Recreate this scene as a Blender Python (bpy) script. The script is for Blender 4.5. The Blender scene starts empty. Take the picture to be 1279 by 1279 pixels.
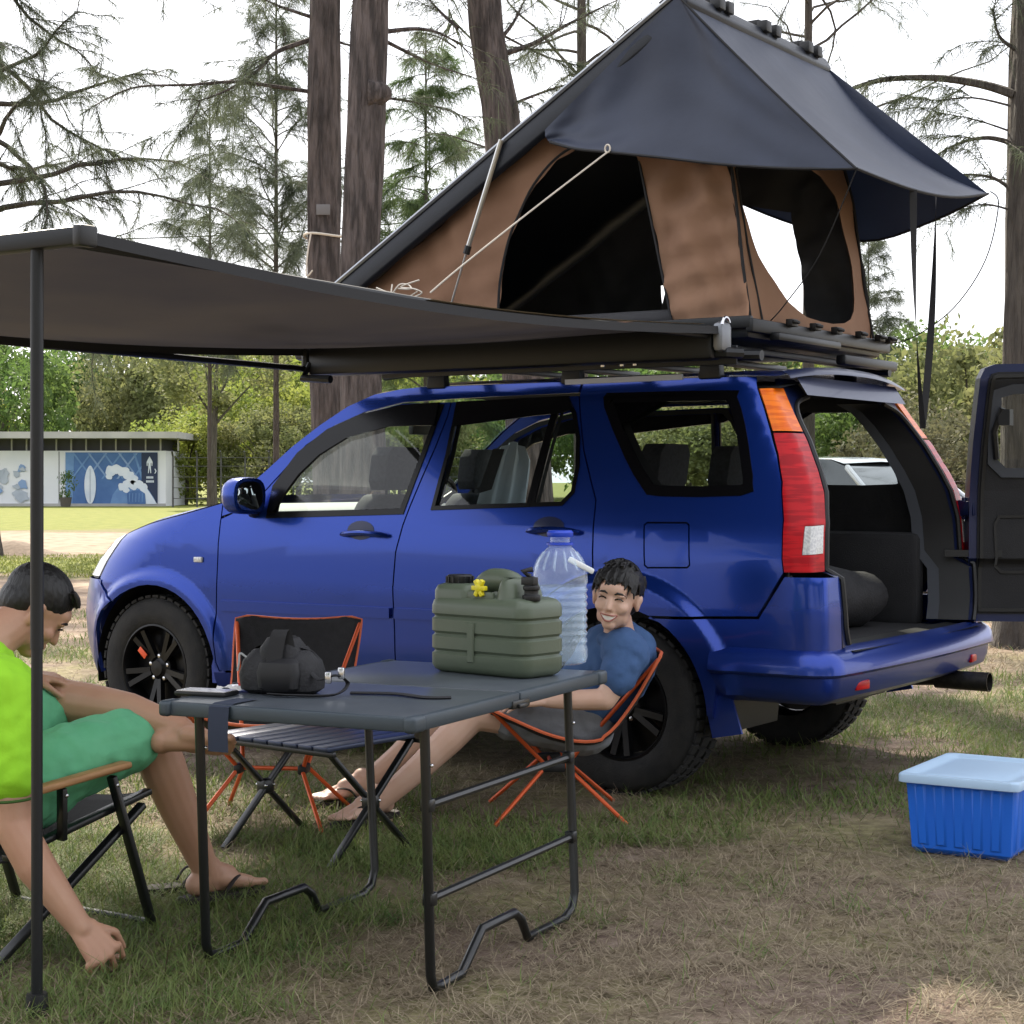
import bpy, bmesh, math, random
import numpy as np
from mathutils import Vector, Matrix, geometry
random.seed(7); RNG = np.random.default_rng(7)
scene = bpy.context.scene
col = scene.collection
R = math.radians
# ---------------------------------------------------------------- camera
CAMH = 1.245
cam = bpy.data.cameras.new('camera'); camo = bpy.data.objects.new('camera', cam); col.objects.link(camo)
camo.location = (0, 0, CAMH); camo.rotation_euler = (R(90), 0, 0)
cam.sensor_width = 36; cam.sensor_fit = 'HORIZONTAL'; cam.lens = 2200/1279*36
cam.shift_x = -(648-639.5)/1279; cam.shift_y = -(639.5-600)/1279
cam.clip_start = .05; cam.clip_end = 2000
scene.camera = camo
# ---------------------------------------------------------------- sky, sun, exposure
SUN_EL, SUN_AZ = R(42), R(-17)         # azimuth measured from +Y (ahead of the camera) towards +X
world = bpy.data.worlds.new('World'); scene.world = world; world.use_nodes = True
nt = world.node_tree; nt.nodes.clear()
wo = nt.nodes.new('ShaderNodeOutputWorld'); bg = nt.nodes.new('ShaderNodeBackground')
sk = nt.nodes.new('ShaderNodeTexSky'); sk.sky_type = 'NISHITA'; sk.sun_disc = False
sk.sun_elevation = SUN_EL; sk.sun_rotation = SUN_AZ
sk.air_density = 1.0; sk.dust_density = 3.0; sk.ozone_density = 1.0; sk.altitude = 0
tc = nt.nodes.new('ShaderNodeTexCoord'); mp = nt.nodes.new('ShaderNodeMapping'); mp.inputs['Scale'].default_value = (1, 1, 2.6)
nz = nt.nodes.new('ShaderNodeTexNoise'); nz.inputs['Scale'].default_value = 2.2; nz.inputs['Detail'].default_value = 5
cr = nt.nodes.new('ShaderNodeValToRGB'); cr.color_ramp.elements[0].position = .25; cr.color_ramp.elements[1].position = .75
cr.color_ramp.elements[0].color = (.80, .80, .80, 1); cr.color_ramp.elements[1].color = (.97, .97, .97, 1)
mx = nt.nodes.new('ShaderNodeMix'); mx.data_type = 'RGBA'
mx.inputs[7].default_value = (6.0, 6.1, 6.5, 1)       # thin bright cloud veil over the whole sky
bg.inputs['Strength'].default_value = .1
L = nt.links.new
L(tc.outputs['Generated'], mp.inputs['Vector']); L(mp.outputs[0], nz.inputs['Vector']); L(nz.outputs['Fac'], cr.inputs[0])
L(cr.outputs[0], mx.inputs[0]); L(sk.outputs[0], mx.inputs[6]); L(mx.outputs[2], bg.inputs[0]); L(bg.outputs[0], wo.inputs[0])
sun = bpy.data.lights.new('sun', 'SUN'); sun.energy = 3.4; sun.angle = R(.6); sun.color = (1, .90, .74)
suno = bpy.data.objects.new('sun', sun); col.objects.link(suno)
sd = Vector((math.sin(SUN_AZ)*math.cos(SUN_EL), math.cos(SUN_AZ)*math.cos(SUN_EL), math.sin(SUN_EL)))
suno.rotation_euler = (-sd).to_track_quat('-Z', 'Y').to_euler(); suno.location = (0, 0, 30)
vs = scene.view_settings
vs.view_transform = 'Standard'; vs.look = 'None'; vs.gamma = 1; vs.exposure = 1.65; vs.use_curve_mapping = False
try:
    scene.cycles.transparent_max_bounces = 12; scene.cycles.max_bounces = 6
except Exception: pass
# ---------------------------------------------------------------- materials
MATS = {}
def mat(name, c, rough=.6, metal=0, c2=None, scale=20, bump=0, bscale=60, bdist=.01, coat=0, trans=0, alpha=None, spec=.5, detail=4, stretch=None, fac=(.35, .65), emit=None, sheen=0, transl=0):
    if name in MATS: return MATS[name]
    m = bpy.data.materials.new(name); m.use_nodes = True; n = m.node_tree; b = n.nodes['Principled BSDF']
    b.inputs['Base Color'].default_value = (*c, 1); b.inputs['Roughness'].default_value = rough; b.inputs['Metallic'].default_value = metal
    b.inputs['Specular IOR Level'].default_value = spec
    if coat: b.inputs['Coat Weight'].default_value = coat; b.inputs['Coat Roughness'].default_value = .06
    if trans: b.inputs['Transmission Weight'].default_value = trans
    if sheen: b.inputs['Sheen Weight'].default_value = sheen
    vec = None
    if c2 or bump:
        t = n.nodes.new('ShaderNodeTexCoord'); vec = t.outputs['Object']
        if stretch:
            q = n.nodes.new('ShaderNodeMapping'); q.inputs['Scale'].default_value = stretch; n.links.new(vec, q.inputs[0]); vec = q.outputs[0]
    if c2:
        z = n.nodes.new('ShaderNodeTexNoise'); z.inputs['Scale'].default_value = scale; z.inputs['Detail'].default_value = detail
        r = n.nodes.new('ShaderNodeValToRGB'); e = r.color_ramp.elements
        e[0].position, e[1].position = fac; e[0].color = (*c, 1); e[1].color = (*c2, 1)
        n.links.new(vec, z.inputs['Vector']); n.links.new(z.outputs['Fac'], r.inputs[0]); n.links.new(r.outputs[0], b.inputs['Base Color'])
    if bump:
        z = n.nodes.new('ShaderNodeTexNoise'); z.inputs['Scale'].default_value = bscale; z.inputs['Detail'].default_value = 5
        bp = n.nodes.new('ShaderNodeBump'); bp.inputs['Strength'].default_value = bump; bp.inputs['Distance'].default_value = bdist
        n.links.new(vec, z.inputs['Vector']); n.links.new(z.outputs['Fac'], bp.inputs['Height']); n.links.new(bp.outputs[0], b.inputs['Normal'])
    if transl:
        tr = n.nodes.new('ShaderNodeBsdfTranslucent'); ms = n.nodes.new('ShaderNodeMixShader'); ms.inputs[0].default_value = transl
        src = b.inputs['Base Color']
        if src.is_linked: n.links.new(src.links[0].from_socket, tr.inputs['Color'])
        else: tr.inputs['Color'].default_value = (*c, 1)
        n.links.new(b.outputs[0], ms.inputs[1]); n.links.new(tr.outputs[0], ms.inputs[2]); n.links.new(ms.outputs[0], n.nodes['Material Output'].inputs[0])
    MATS[name] = m; return m
def glass_mat(name, tint, ior=1.45, refl=1.0, rough=.01, milk=0):
    if name in MATS: return MATS[name]
    m = bpy.data.materials.new(name); m.use_nodes = True; n = m.node_tree; n.nodes.remove(n.nodes['Principled BSDF'])
    t = n.nodes.new('ShaderNodeBsdfTransparent'); t.inputs[0].default_value = (*tint, 1)
    g = n.nodes.new('ShaderNodeBsdfGlossy'); g.inputs['Roughness'].default_value = rough; g.inputs[0].default_value = (refl, refl, refl, 1)
    fr = n.nodes.new('ShaderNodeFresnel'); ge = n.nodes.new('ShaderNodeNewGeometry'); mr = n.nodes.new('ShaderNodeMapRange')   # a thin pane reflects alike from both faces
    mr.inputs['To Min'].default_value = ior; mr.inputs['To Max'].default_value = 1/ior; n.links.new(ge.outputs['Backfacing'], mr.inputs['Value']); n.links.new(mr.outputs[0], fr.inputs[0])
    ms = n.nodes.new('ShaderNodeMixShader'); n.links.new(fr.outputs[0], ms.inputs[0]); n.links.new(t.outputs[0], ms.inputs[1]); n.links.new(g.outputs[0], ms.inputs[2])
    out = ms.outputs[0]
    if milk:                       # slightly milky plastic
        d = n.nodes.new('ShaderNodeBsdfDiffuse'); d.inputs[0].default_value = (.75, .83, .92, 1); t2 = n.nodes.new('ShaderNodeBsdfTranslucent'); t2.inputs[0].default_value = (.75, .83, .92, 1)
        a = n.nodes.new('ShaderNodeAddShader'); n.links.new(d.outputs[0], a.inputs[0]); n.links.new(t2.outputs[0], a.inputs[1])
        m2_ = n.nodes.new('ShaderNodeMixShader'); m2_.inputs[0].default_value = milk; n.links.new(out, m2_.inputs[1]); n.links.new(a.outputs[0], m2_.inputs[2]); out = m2_.outputs[0]
    n.links.new(out, n.nodes['Material Output'].inputs[0]); MATS[name] = m; return m
# ---------------------------------------------------------------- geometry helpers
ROOT = {}                      # object -> matrix of its thing
def obj_link(o, parent=None):
    col.objects.link(o)
    if parent is not None: o.parent = parent; ROOT[o] = ROOT[parent]
    return o
def tag(o, label, cat, group=None):
    o['label'] = label; o['category'] = cat
    if group: o['group'] = group
    return o
def kind(o, k): o['kind'] = k; return o
def thing(name, label, cat, loc=(0, 0, 0), rz=0, group=None):
    o = bpy.data.objects.new(name, None); o.empty_display_size = .1; col.objects.link(o)
    o.location = loc; o.rotation_euler = (0, 0, rz)
    ROOT[o] = Matrix.Translation(loc) @ Matrix.Rotation(rz, 4, 'Z')
    return tag(o, label, cat, group)
class MB:
    def __init__(s): s.v = []; s.f = []
    def add(s, vs, fs):
        k = len(s.v); s.v += [tuple(v) for v in vs]; s.f += [tuple(i+k for i in f) for f in fs]; return s
    def box(s, c, d, rot=None, taper=1.0):
        x, y, z = d[0]/2, d[1]/2, d[2]/2; vs = []
        for sz in (-1, 1):
            k = 1 if sz < 0 else taper
            for a, b in ((-1, -1), (1, -1), (1, 1), (-1, 1)):
                p = Vector((a*x*k, b*y*k, sz*z))
                if rot is not None: p = rot @ p
                vs.append((p.x+c[0], p.y+c[1], p.z+c[2]))
        return s.add(vs, [(3, 2, 1, 0), (4, 5, 6, 7), (0, 1, 5, 4), (1, 2, 6, 5), (2, 3, 7, 6), (3, 0, 4, 7)])
    def loft(s, rings, caps=True, closed=True):
        n = len(rings[0]); vs = [p for r in rings for p in r]; fs = []
        for i in range(len(rings)-1):
            for j in range(n if closed else n-1):
                a = i*n+j; b = i*n+(j+1) % n
                fs.append((a, b, b+n, a+n))
        if caps and closed:
            fs.append(tuple(range(n-1, -1, -1))); fs.append(tuple(range((len(rings)-1)*n, len(rings)*n)))
        return s.add(vs, fs)
    def tube(s, pts, r, n=8, caps=True, flat=None):
        P = [Vector(p) for p in pts]; m = len(P)
        if not hasattr(r, '__len__'): r = [r]*m
        T = []
        for i in range(m):
            t = (P[min(i+1, m-1)]-P[max(i-1, 0)]); T.append(t.normalized() if t.length > 1e-9 else Vector((0, 0, 1)))
        up = Vector((0, 0, 1)) if abs(T[0].z) < .9 else Vector((1, 0, 0))
        a = T[0].cross(up).normalized(); rings = []
        for i in range(m):
            a = (a - T[i]*a.dot(T[i])); a = a.normalized() if a.length > 1e-6 else T[i].orthogonal().normalized()
            b = T[i].cross(a)
            k = flat if flat else 1
            rings.append([tuple(P[i]+(a*math.cos(q)+b*math.sin(q)*k)*r[i]) for q in [2*math.pi*j/n for j in range(n)]])
        return s.loft(rings, caps)
    def bar(s, p, q, w, h, up=(0, 0, 1)):
        p, q = Vector(p), Vector(q); t = (q-p).normalized(); u = Vector(up)
        a = t.cross(u); a = a.normalized() if a.length > 1e-5 else t.orthogonal().normalized(); b = a.cross(t)
        ring = lambda c: [tuple(c+a*x*w/2+b*y*h/2) for x, y in ((-1, -1), (1, -1), (1, 1), (-1, 1))]
        return s.loft([ring(p), ring(q)])
    def lathe(s, prof, n=24, M=None, caps=True):
        rings = []
        for r, z in prof:
            ring = [Vector((r*math.cos(2*math.pi*j/n), r*math.sin(2*math.pi*j/n), z)) for j in range(n)]
            rings.append([tuple(M @ p) if M is not None else tuple(p) for p in ring])
        return s.loft(rings, caps)
    def grid(s, fn, nu, nv):
        vs = [fn(i/nu, j/nv) for i in range(nu+1) for j in range(nv+1)]
        fs = [(i*(nv+1)+j, (i+1)*(nv+1)+j, (i+1)*(nv+1)+j+1, i*(nv+1)+j+1) for i in range(nu) for j in range(nv)]
        return s.add(vs, fs)
    def ball(s, c, r, n=12, m=8, rot=None):
        if not hasattr(r, '__len__'): r = (r, r, r)
        vs = []; 
        for i in range(m+1):
            th = math.pi*i/m
            for j in range(n):
                p = Vector((r[0]*math.sin(th)*math.cos(2*math.pi*j/n), r[1]*math.sin(th)*math.sin(2*math.pi*j/n), r[2]*math.cos(th)))
                if rot is not None: p = rot @ p
                vs.append((p.x+c[0], p.y+c[1], p.z+c[2]))
        fs = [(i*n+j, (i+1)*n+j, (i+1)*n+(j+1) % n, i*n+(j+1) % n) for i in range(m) for j in range(n)]
        return s.add(vs, fs)
    def cap(s, p, q, r1, r2, n=12, m=5):
        """tapered capsule"""
        p, q = Vector(p), Vector(q); t = q-p; L_ = t.length; t = t.normalized() if L_ > 1e-6 else Vector((0, 0, 1))
        pts = []; rs = []
        for i in range(m):
            a = math.pi/2*(1-i/m); pts.append(p-t*r1*math.sin(a)); rs.append(max(1e-4, r1*math.cos(a)))
        pts.append(p); rs.append(r1); pts.append(q); rs.append(r2)
        for i in range(1, m+1):
            a = math.pi/2*i/m; pts.append(q+t*r2*math.sin(a)); rs.append(max(1e-4, r2*math.cos(a)))
        a = t.orthogonal().normalized(); b = t.cross(a)
        return s.loft([[tuple(P+(a*math.cos(w)+b*math.sin(w))*r) for w in [2*math.pi*j/n for j in range(n)]] for P, r in zip(pts, rs)])
    def prism(s, poly, fn, d):
        """2-D polygon (may be concave) mapped by fn(x, y, offset), thickness d"""
        n = len(poly); tri = geometry.tessellate_polygon([[Vector((x, y, 0)) for x, y in poly]])
        vs = [fn(x, y, 0) for x, y in poly]+[fn(x, y, d) for x, y in poly]
        fs = [tuple(t) for t in tri]+[tuple(i+n for i in reversed(t)) for t in tri]
        fs += [(i, (i+1) % n, (i+1) % n+n, i+n) for i in range(n)]
        return s.add(vs, fs)
    def build(s, name, m, parent=None, world=False, smooth=True, bevel=0, fix=True, auto=40, seg=2, sub=0):
        vs = s.v
        if world and parent is not None:
            I = ROOT[parent].inverted(); vs = [tuple(I @ Vector(v)) for v in vs]
        me = bpy.data.meshes.new(name); me.from_pydata(vs, [], s.f)
        if fix or bevel:
            bm = bmesh.new(); bm.from_mesh(me)
            bmesh.ops.remove_doubles(bm, verts=bm.verts, dist=1e-5)
            if fix: bmesh.ops.recalc_face_normals(bm, faces=bm.faces)
            if bevel:
                ed = [e for e in bm.edges if len(e.link_faces) == 2 and e.calc_face_angle(0) > .5]
                bmesh.ops.bevel(bm, geom=ed, offset=bevel, segments=seg, profile=.5, affect='EDGES', clamp_overlap=True)
            bm.to_mesh(me); bm.free()
        if smooth:
            me.shade_smooth() if hasattr(me, 'shade_smooth') else None
            try: me.set_sharp_from_angle(angle=R(auto))
            except Exception: pass
        me.materials.append(m)
        o = bpy.data.objects.new(name, me); obj_link(o, parent)
        if sub:
            sm = o.modifiers.new('sub', 'SUBSURF'); sm.levels = sub; sm.render_levels = sub
        return o
def np_mesh(name, V, F, m, parent=None, smooth=False):
    """fast mesh from arrays; F is (n,3) or (n,4)"""
    me = bpy.data.meshes.new(name); V = np.asarray(V, np.float32); F = np.asarray(F, np.int32); k = F.shape[1]
    me.vertices.add(len(V)); me.vertices.foreach_set('co', V.ravel())
    me.loops.add(F.size); me.loops.foreach_set('vertex_index', F.ravel())
    me.polygons.add(len(F)); me.polygons.foreach_set('loop_start', np.arange(0, F.size, k, dtype=np.int32)); me.polygons.foreach_set('loop_total', np.full(len(F), k, np.int32))
    if smooth: me.polygons.foreach_set('use_smooth', np.ones(len(F), bool))
    me.update(calc_edges=True); me.materials.append(m)
    o = bpy.data.objects.new(name, me); return obj_link(o, parent)
def copy_tree(o, parent=None):
    c = o.copy(); col.objects.link(c)
    if parent is not None: c.parent = parent
    ROOT[c] = ROOT.get(o, Matrix())
    for ch in [q for q in bpy.data.objects if q.parent is o]: copy_tree(ch, c)
    return c
def curve(pts, n=8):
    """Catmull-Rom through pts"""
    P = [Vector(p) for p in pts]; out = []
    for i in range(len(P)-1):
        p0, p1, p2, p3 = P[max(i-1, 0)], P[i], P[i+1], P[min(i+2, len(P)-1)]
        for k in range(n):
            t = k/n; out.append(.5*((2*p1)+(p2-p0)*t+(2*p0-5*p1+4*p2-p3)*t*t+(3*p1-p0-3*p2+p3)*t**3))
    out.append(P[-1]); return out
def at(px, py, Y):             # a point at distance Y that lies on the photograph's sight line (used to place things in depth)
    return Vector(((px-648)/2200*Y, Y, CAMH-(py-600)/2200*Y))
def gnd(px, py, z=0): return at(px, py, (CAMH-z)*2200/(py-600))
# ---------------------------------------------------------------- ground
def ground_mat():
    m = bpy.data.materials.new('ground_soil_and_grass'); m.use_nodes = True; n = m.node_tree; b = n.nodes['Principled BSDF']; L = n.links.new
    b.inputs['Roughness'].default_value = .95; b.inputs['Specular IOR Level'].default_value = .15
    t = n.nodes.new('ShaderNodeTexCoord'); sep = n.nodes.new('ShaderNodeSeparateXYZ'); L(t.outputs['Object'], sep.inputs[0])
    def noise(s, d=5, dist=0):
        z = n.nodes.new('ShaderNodeTexNoise'); z.inputs['Scale'].default_value = s; z.inputs['Detail'].default_value = d; z.inputs['Distortion'].default_value = dist
        L(t.outputs['Object'], z.inputs['Vector']); return z.outputs['Fac']
    def ramp(src, stops):
        r = n.nodes.new('ShaderNodeValToRGB'); e = r.color_ramp.elements
        while len(e) < len(stops): e.new(.5)
        for k, (p, c) in enumerate(stops): e[k].position = p; e[k].color = (*c, 1)
        L(src, r.inputs[0]); return r.outputs[0]
    def mix(f, a, bb):
        x = n.nodes.new('ShaderNodeMix'); x.data_type = 'RGBA'; L(f, x.inputs[0]); L(a, x.inputs[6]); L(bb, x.inputs[7]); return x.outputs[2]
    def mth(op, a, bb, c=None):
        x = n.nodes.new('ShaderNodeMath'); x.operation = op
        for k, v in enumerate((a, bb, c)):
            if v is None: continue
            if isinstance(v, (int, float)): x.inputs[k].default_value = v
            else: L(v, x.inputs[k])
        return x.outputs[0]
    soil = ramp(noise(9, 8, .4), [(.3, (.10, .070, .055)), (.5, (.18, .132, .105)), (.72, (.265, .205, .168))])
    dry = ramp(noise(16, 6), [(.3, (.11, .095, .05)), (.55, (.20, .18, .09)), (.75, (.29, .25, .14))])
    lawn = ramp(noise(2.5, 6), [(.3, (.11, .13, .026)), (.55, (.16, .175, .036)), (.75, (.22, .20, .055))])
    sand = ramp(noise(3, 8, .5), [(.3, (.20, .145, .10)), (.5, (.30, .225, .165)), (.75, (.40, .31, .24))])
    near = mix(ramp(noise(.9, 5), [(.40, (0, 0, 0)), (.60, (1, 1, 1))]), soil, dry)
    yy = mth('ADD', sep.outputs['Y'], mth('MULTIPLY', mth('SUBTRACT', noise(.35, 4), .5), 7.0))
    def band(lo, hi, s=1.2):
        return mth('MULTIPLY', mth('SMOOTH_MIN', mth('MAXIMUM', mth('DIVIDE', mth('SUBTRACT', yy, lo), s), 0), 1, .1), mth('SMOOTH_MIN', mth('MAXIMUM', mth('DIVIDE', mth('SUBTRACT', hi, yy), s), 0), 1, .1))
    c = mix(band(12.5, 23), near, sand)
    c = mix(band(22.5, 29), c, lawn); c = mix(band(29.5, 43), c, sand); c = mix(band(43, 5000, 2), c, lawn)
    L(c, b.inputs['Base Color'])
    bp = n.nodes.new('ShaderNodeBump'); bp.inputs['Strength'].default_value = .6; bp.inputs['Distance'].default_value = .03
    L(mth('ADD', noise(14, 8), mth('MULTIPLY', noise(70, 4), .4)), bp.inputs['Height']); L(bp.outputs[0], b.inputs['Normal'])
    return m
xs = np.concatenate([-np.geomspace(8, 500, 14)[::-1], np.arange(-7.75, 7.8, .25), np.geomspace(8, 500, 14)])
ys = np.concatenate([[-60, -20, -6], np.arange(-2, 16, .25), np.geomspace(16.3, 900, 30)])
GX, GY = np.meshgrid(xs, ys, indexing='ij')
def gz(x, y):                   # gentle unevenness, kept flat where things stand
    return -.006+.006*np.sin(x*2.1+1.3*y)*np.cos(y*1.7-.6*x)
GZ = np.where((GY < 16) & (np.abs(GX) < 8), gz(GX, GY), -.006)
nx_, ny_ = len(xs), len(ys)
idx = np.arange(nx_*ny_).reshape(nx_, ny_)
F_ = np.stack([idx[:-1, :-1], idx[1:, :-1], idx[1:, 1:], idx[:-1, 1:]], -1).reshape(-1, 4)
ground = np_mesh('ground', np.stack([GX, GY, GZ], -1).reshape(-1, 3), F_, ground_mat(), smooth=True); kind(ground, 'structure')

def vnoise(x, y, s, seed=0):
    """value noise, numpy"""
    x = x*s+seed*17.3; y = y*s-seed*9.1; xi = np.floor(x).astype(int); yi = np.floor(y).astype(int); fx = x-xi; fy = y-yi
    fx = fx*fx*(3-2*fx); fy = fy*fy*(3-2*fy)
    def hsh(a, b): 
        q = np.sin(a*127.1+b*311.7+seed*74.7)*43758.5453; return q-np.floor(q)
    return (hsh(xi, yi)*(1-fx)+hsh(xi+1, yi)*fx)*(1-fy)+(hsh(xi, yi+1)*(1-fx)+hsh(xi+1, yi+1)*fx)*fy
def greenness(x, y):
    return .55*vnoise(x, y, .9, 3)+.3*vnoise(x, y, 2.3, 5)+.15*vnoise(x, y, 6, 8)
def blades(n, y0, y1, len_rng, wid, lay, keep, margin=.8, power=1.0):
    u = RNG.random(n*3); Y = y0+(y1-y0)*u**power
    X = (RNG.random(n*3)*2-1)*(.31*y1+margin); ok = np.abs(X+.004*Y) < .305*Y+margin
    X, Y = X[ok], Y[ok]; k = keep(X, Y) > RNG.random(len(X)); X, Y = X[k][:n], Y[k][:n]; n = len(X)
    Lh = RNG.uniform(*len_rng, n); az = RNG.uniform(0, 2*np.pi, n); tilt = np.clip(RNG.normal(lay, .28, n), .08, 1.52)
    bend = RNG.uniform(-.1, .75, n); side = RNG.normal(0, .35, n)
    dx, dy = np.cos(az), np.sin(az); px, py = -dy, dx
    Z0 = gz(X, Y)+RNG.uniform(-.002, .012, n)*(tilt > 1.0)
    P = []
    for t, bw in ((0, 1), (.55, .85), (1, .15)):
        tt = tilt+bend*t*.8; r = Lh*t
        hx = np.sin(np.minimum(tt, 1.5))*r; hz = np.cos(np.minimum(tt, 1.5))*r
        cx = X+dx*hx+px*side*r*t; cy = Y+dy*hx+py*side*r*t; cz = Z0+np.maximum(hz, .002)
        w = wid*bw*(.7+.6*RNG.random(n))
        P.append(np.stack([cx-px*w/2, cy-py*w/2, cz], -1)); P.append(np.stack([cx+px*w/2, cy+py*w/2, cz], -1))
    V = np.stack(P, 1).reshape(-1, 3); b = np.arange(n)[:, None]*6
    F = np.concatenate([b+np.array([[0, 1, 3, 2]]), b+np.array([[2, 3, 5, 4]])])
    return V, F
def join(parts):
    V = []; F = []; k = 0
    for v, f in parts: V.append(v); F.append(f+k); k += len(v)
    return np.concatenate(V), np.concatenate(F)
STRAW = mat('straw_grass', (.36, .30, .20), .8, c2=(.15, .108, .072), scale=30, fac=(.3, .7), transl=.25)
GREENG = mat('green_grass', (.075, .140, .030), .7, c2=(.20, .23, .07), scale=18, fac=(.3, .7), transl=.35)
def dry_keep(x, y): return .04+1.1*vnoise(x, y, 1.1, 11)**1.6*(.35+.65*vnoise(x, y, 4.5, 14))
def green_keep(x, y): return np.clip((greenness(x, y)-.485-.05*(x > .25)*(y < 6.2)+.10*(y > 6)*(y < 9)+.05*(x < -.3))*6+.05*vnoise(x, y, 9, 4), 0.02, 1)
V, F = join([blades(50000, 3.2, 6.2, (.03, .10), .0026, 1.22, dry_keep, power=.9), blades(46000, 6.2, 10, (.03, .10), .0036, 1.2, dry_keep), blades(34000, 10, 17, (.04, .10), .006, 1.1, dry_keep)])
kind(np_mesh('dry_grass', V, F, STRAW), 'stuff')
V, F = join([blades(56000, 3.2, 6.2, (.03, .11), .0030, .85, green_keep, power=.9), blades(42000, 6.2, 10, (.03, .09), .0042, .65, green_keep), blades(22000, 10, 17, (.03, .08), .007, .6, green_keep)])
kind(np_mesh('green_grass', V, F, GREENG), 'stuff')
LAWNG = mat('lawn_grass', (.11, .15, .025), .7, c2=(.19, .20, .05), scale=3, transl=.4)
V, F = blades(42000, 22.5, 29.5, (.02, .065), .014, .5, lambda x, y: np.clip((vnoise(x, y, .4, 2)+.25), 0, 1), margin=2)
kind(np_mesh('roadside_grass', V, F, LAWNG), 'stuff')
# fallen twigs and needle litter
LITTER = mat('brown_litter', (.10, .065, .042), .9, c2=(.17, .12, .08), scale=12)
V, F = blades(9000, 3.2, 12, (.05, .22), .0028, 1.46, lambda x, y: .2+.8*vnoise(x, y, .8, 21), power=1.0)
kind(np_mesh('needle_litter', V, F, LITTER), 'stuff')
# ---------------------------------------------------------------- car side surface (s forward of rear axle, w left, z up)
def lerp_tab(x, xs, ys):
    return float(np.interp(x, xs, ys))
def smooth01(t):
    t = max(0.0, min(1.0, t)); return t*t*(3-2*t)
WZ = ([.15,.2,.35,.5,.75,.95,1.05,1.12,1.25,1.45,1.58,1.62,1.66,1.70],[.80,.83,.87,.885,.89,.885,.872,.855,.820,.760,.717,.70,.672,.61])
RZ = ([.15,.3,.45,.6,.75,.885,.8951,1.08,1.2,1.28,1.4,1.51,1.61,1.68],[-.82,-.86,-.885,-.885,-.885,-.875,-.813,-.807,-.787,-.753,-.69,-.617,-.555,-.50])
CB, CA, CL = .05, .10, .12
FZ = ([.15,.3,.45,.6,.75,.85,.95,1.0,1.1,1.3],[3.27,3.32,3.35,3.36,3.33,3.26,3.15,3.07,2.88,2.55])
def Wf(z): return lerp_tab(z, *WZ)
ARCH = ((2.56,.345,.40,.465),(0.0,.345,.40,.53))
def flare(s, z):
    o = 0.0
    for cs, cz, ra, rf in ARCH:
        d = math.hypot(s-cs, z-cz)
        if d < rf+.02 and z > .2:
            o = max(o, .030*smooth01((rf+.02-d)/.055))
    return o
def surf(u, z, off=0.0):
    """point (s, w, z) of the car's left outer skin; u runs along the side and wraps round the ends"""
    w = Wf(z); R = lerp_tab(z, *RZ); F = lerp_tab(z, *FZ)
    a, b, L = CA, CB, CL
    sA = R + a
    af, bf, Lf = .62, .48, .80
    sB = F - af
    if u >= sA and u <= sB:
        s = u; ww = w + flare(u, z)
        # crisp character line under the handles and a shallow hollow along the doors
        ww += off
        return (s, ww, z)
    if u < sA:
        t = (sA-u)/L
        ph = min(t, 1.0)*math.pi/2
        s = sA - a*math.sin(ph); ww = w - b + b*math.cos(ph)
        nx, ny = -math.sin(ph), math.cos(ph)
        if t > 1:
            ww -= (t-1)*L; s -= .03*max(0, 1-(ww/(w-b))**2)
        fl = flare(u, z)*math.cos(ph)
        return (s + nx*off, ww + ny*off + fl, z)
    t = (u-sB)/Lf
    ph = min(t, 1.0)*math.pi/2
    s = sB + af*math.sin(ph); ww = w - bf + bf*math.cos(ph)
    nx, ny = math.sin(ph), math.cos(ph)
    if t > 1: ww -= (t-1)*Lf
    fl = flare(u, z)*math.cos(ph)
    return (s + nx*off, ww + ny*off + fl, z)
# ---------------------------------------------------------------- the blue car
PAINT = mat('blue_paint', (.006, .038, .285), .26, .65, coat=.35)
def dusty(m):                    # road dust thickening towards the sills
    n = m.node_tree; b = n.nodes['Principled BSDF']; L_ = n.links.new
    t = n.nodes.new('ShaderNodeTexCoord'); sp = n.nodes.new('ShaderNodeSeparateXYZ'); L_(t.outputs['Object'], sp.inputs[0])
    mr = n.nodes.new('ShaderNodeMapRange'); mr.inputs['From Min'].default_value = .85; mr.inputs['From Max'].default_value = .28; mr.inputs['To Max'].default_value = .30; L_(sp.outputs['Z'], mr.inputs['Value'])
    z = n.nodes.new('ShaderNodeTexNoise'); z.inputs['Scale'].default_value = 7; z.inputs['Detail'].default_value = 8; L_(t.outputs['Object'], z.inputs['Vector'])
    q = n.nodes.new('ShaderNodeMath'); q.operation = 'MULTIPLY'; L_(mr.outputs[0], q.inputs[0]); L_(z.outputs['Fac'], q.inputs[1])
    x = n.nodes.new('ShaderNodeMix'); x.data_type = 'RGBA'; L_(q.outputs[0], x.inputs[0]); x.inputs[6].default_value = b.inputs['Base Color'].default_value; x.inputs[7].default_value = (.10, .085, .07, 1); L_(x.outputs[2], b.inputs['Base Color'])
    r = n.nodes.new('ShaderNodeMapRange'); r.inputs['To Min'].default_value = .26; r.inputs['To Max'].default_value = .9; L_(q.outputs[0], r.inputs['Value']); L_(r.outputs[0], b.inputs['Roughness'])
dusty(PAINT)
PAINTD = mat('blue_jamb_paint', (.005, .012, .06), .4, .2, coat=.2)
BLACKP = mat('black_plastic', (.006, .006, .007), .5, bump=.1, bscale=300)
GLOSSB = mat('gloss_black', (.002, .002, .003), .25, spec=.25)
TRIM = mat('dark_cabin_trim', (.008, .008, .010), .8, c2=(.012, .012, .014), scale=8, bump=.2, bscale=200)
GREYT = mat('grey_cabin_trim', (.045, .05, .062), .7)
RUBBER = mat('tyre_rubber', (.008, .008, .009), .85, c2=(.018, .017, .016), scale=14, bump=.25, bscale=120)
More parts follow.
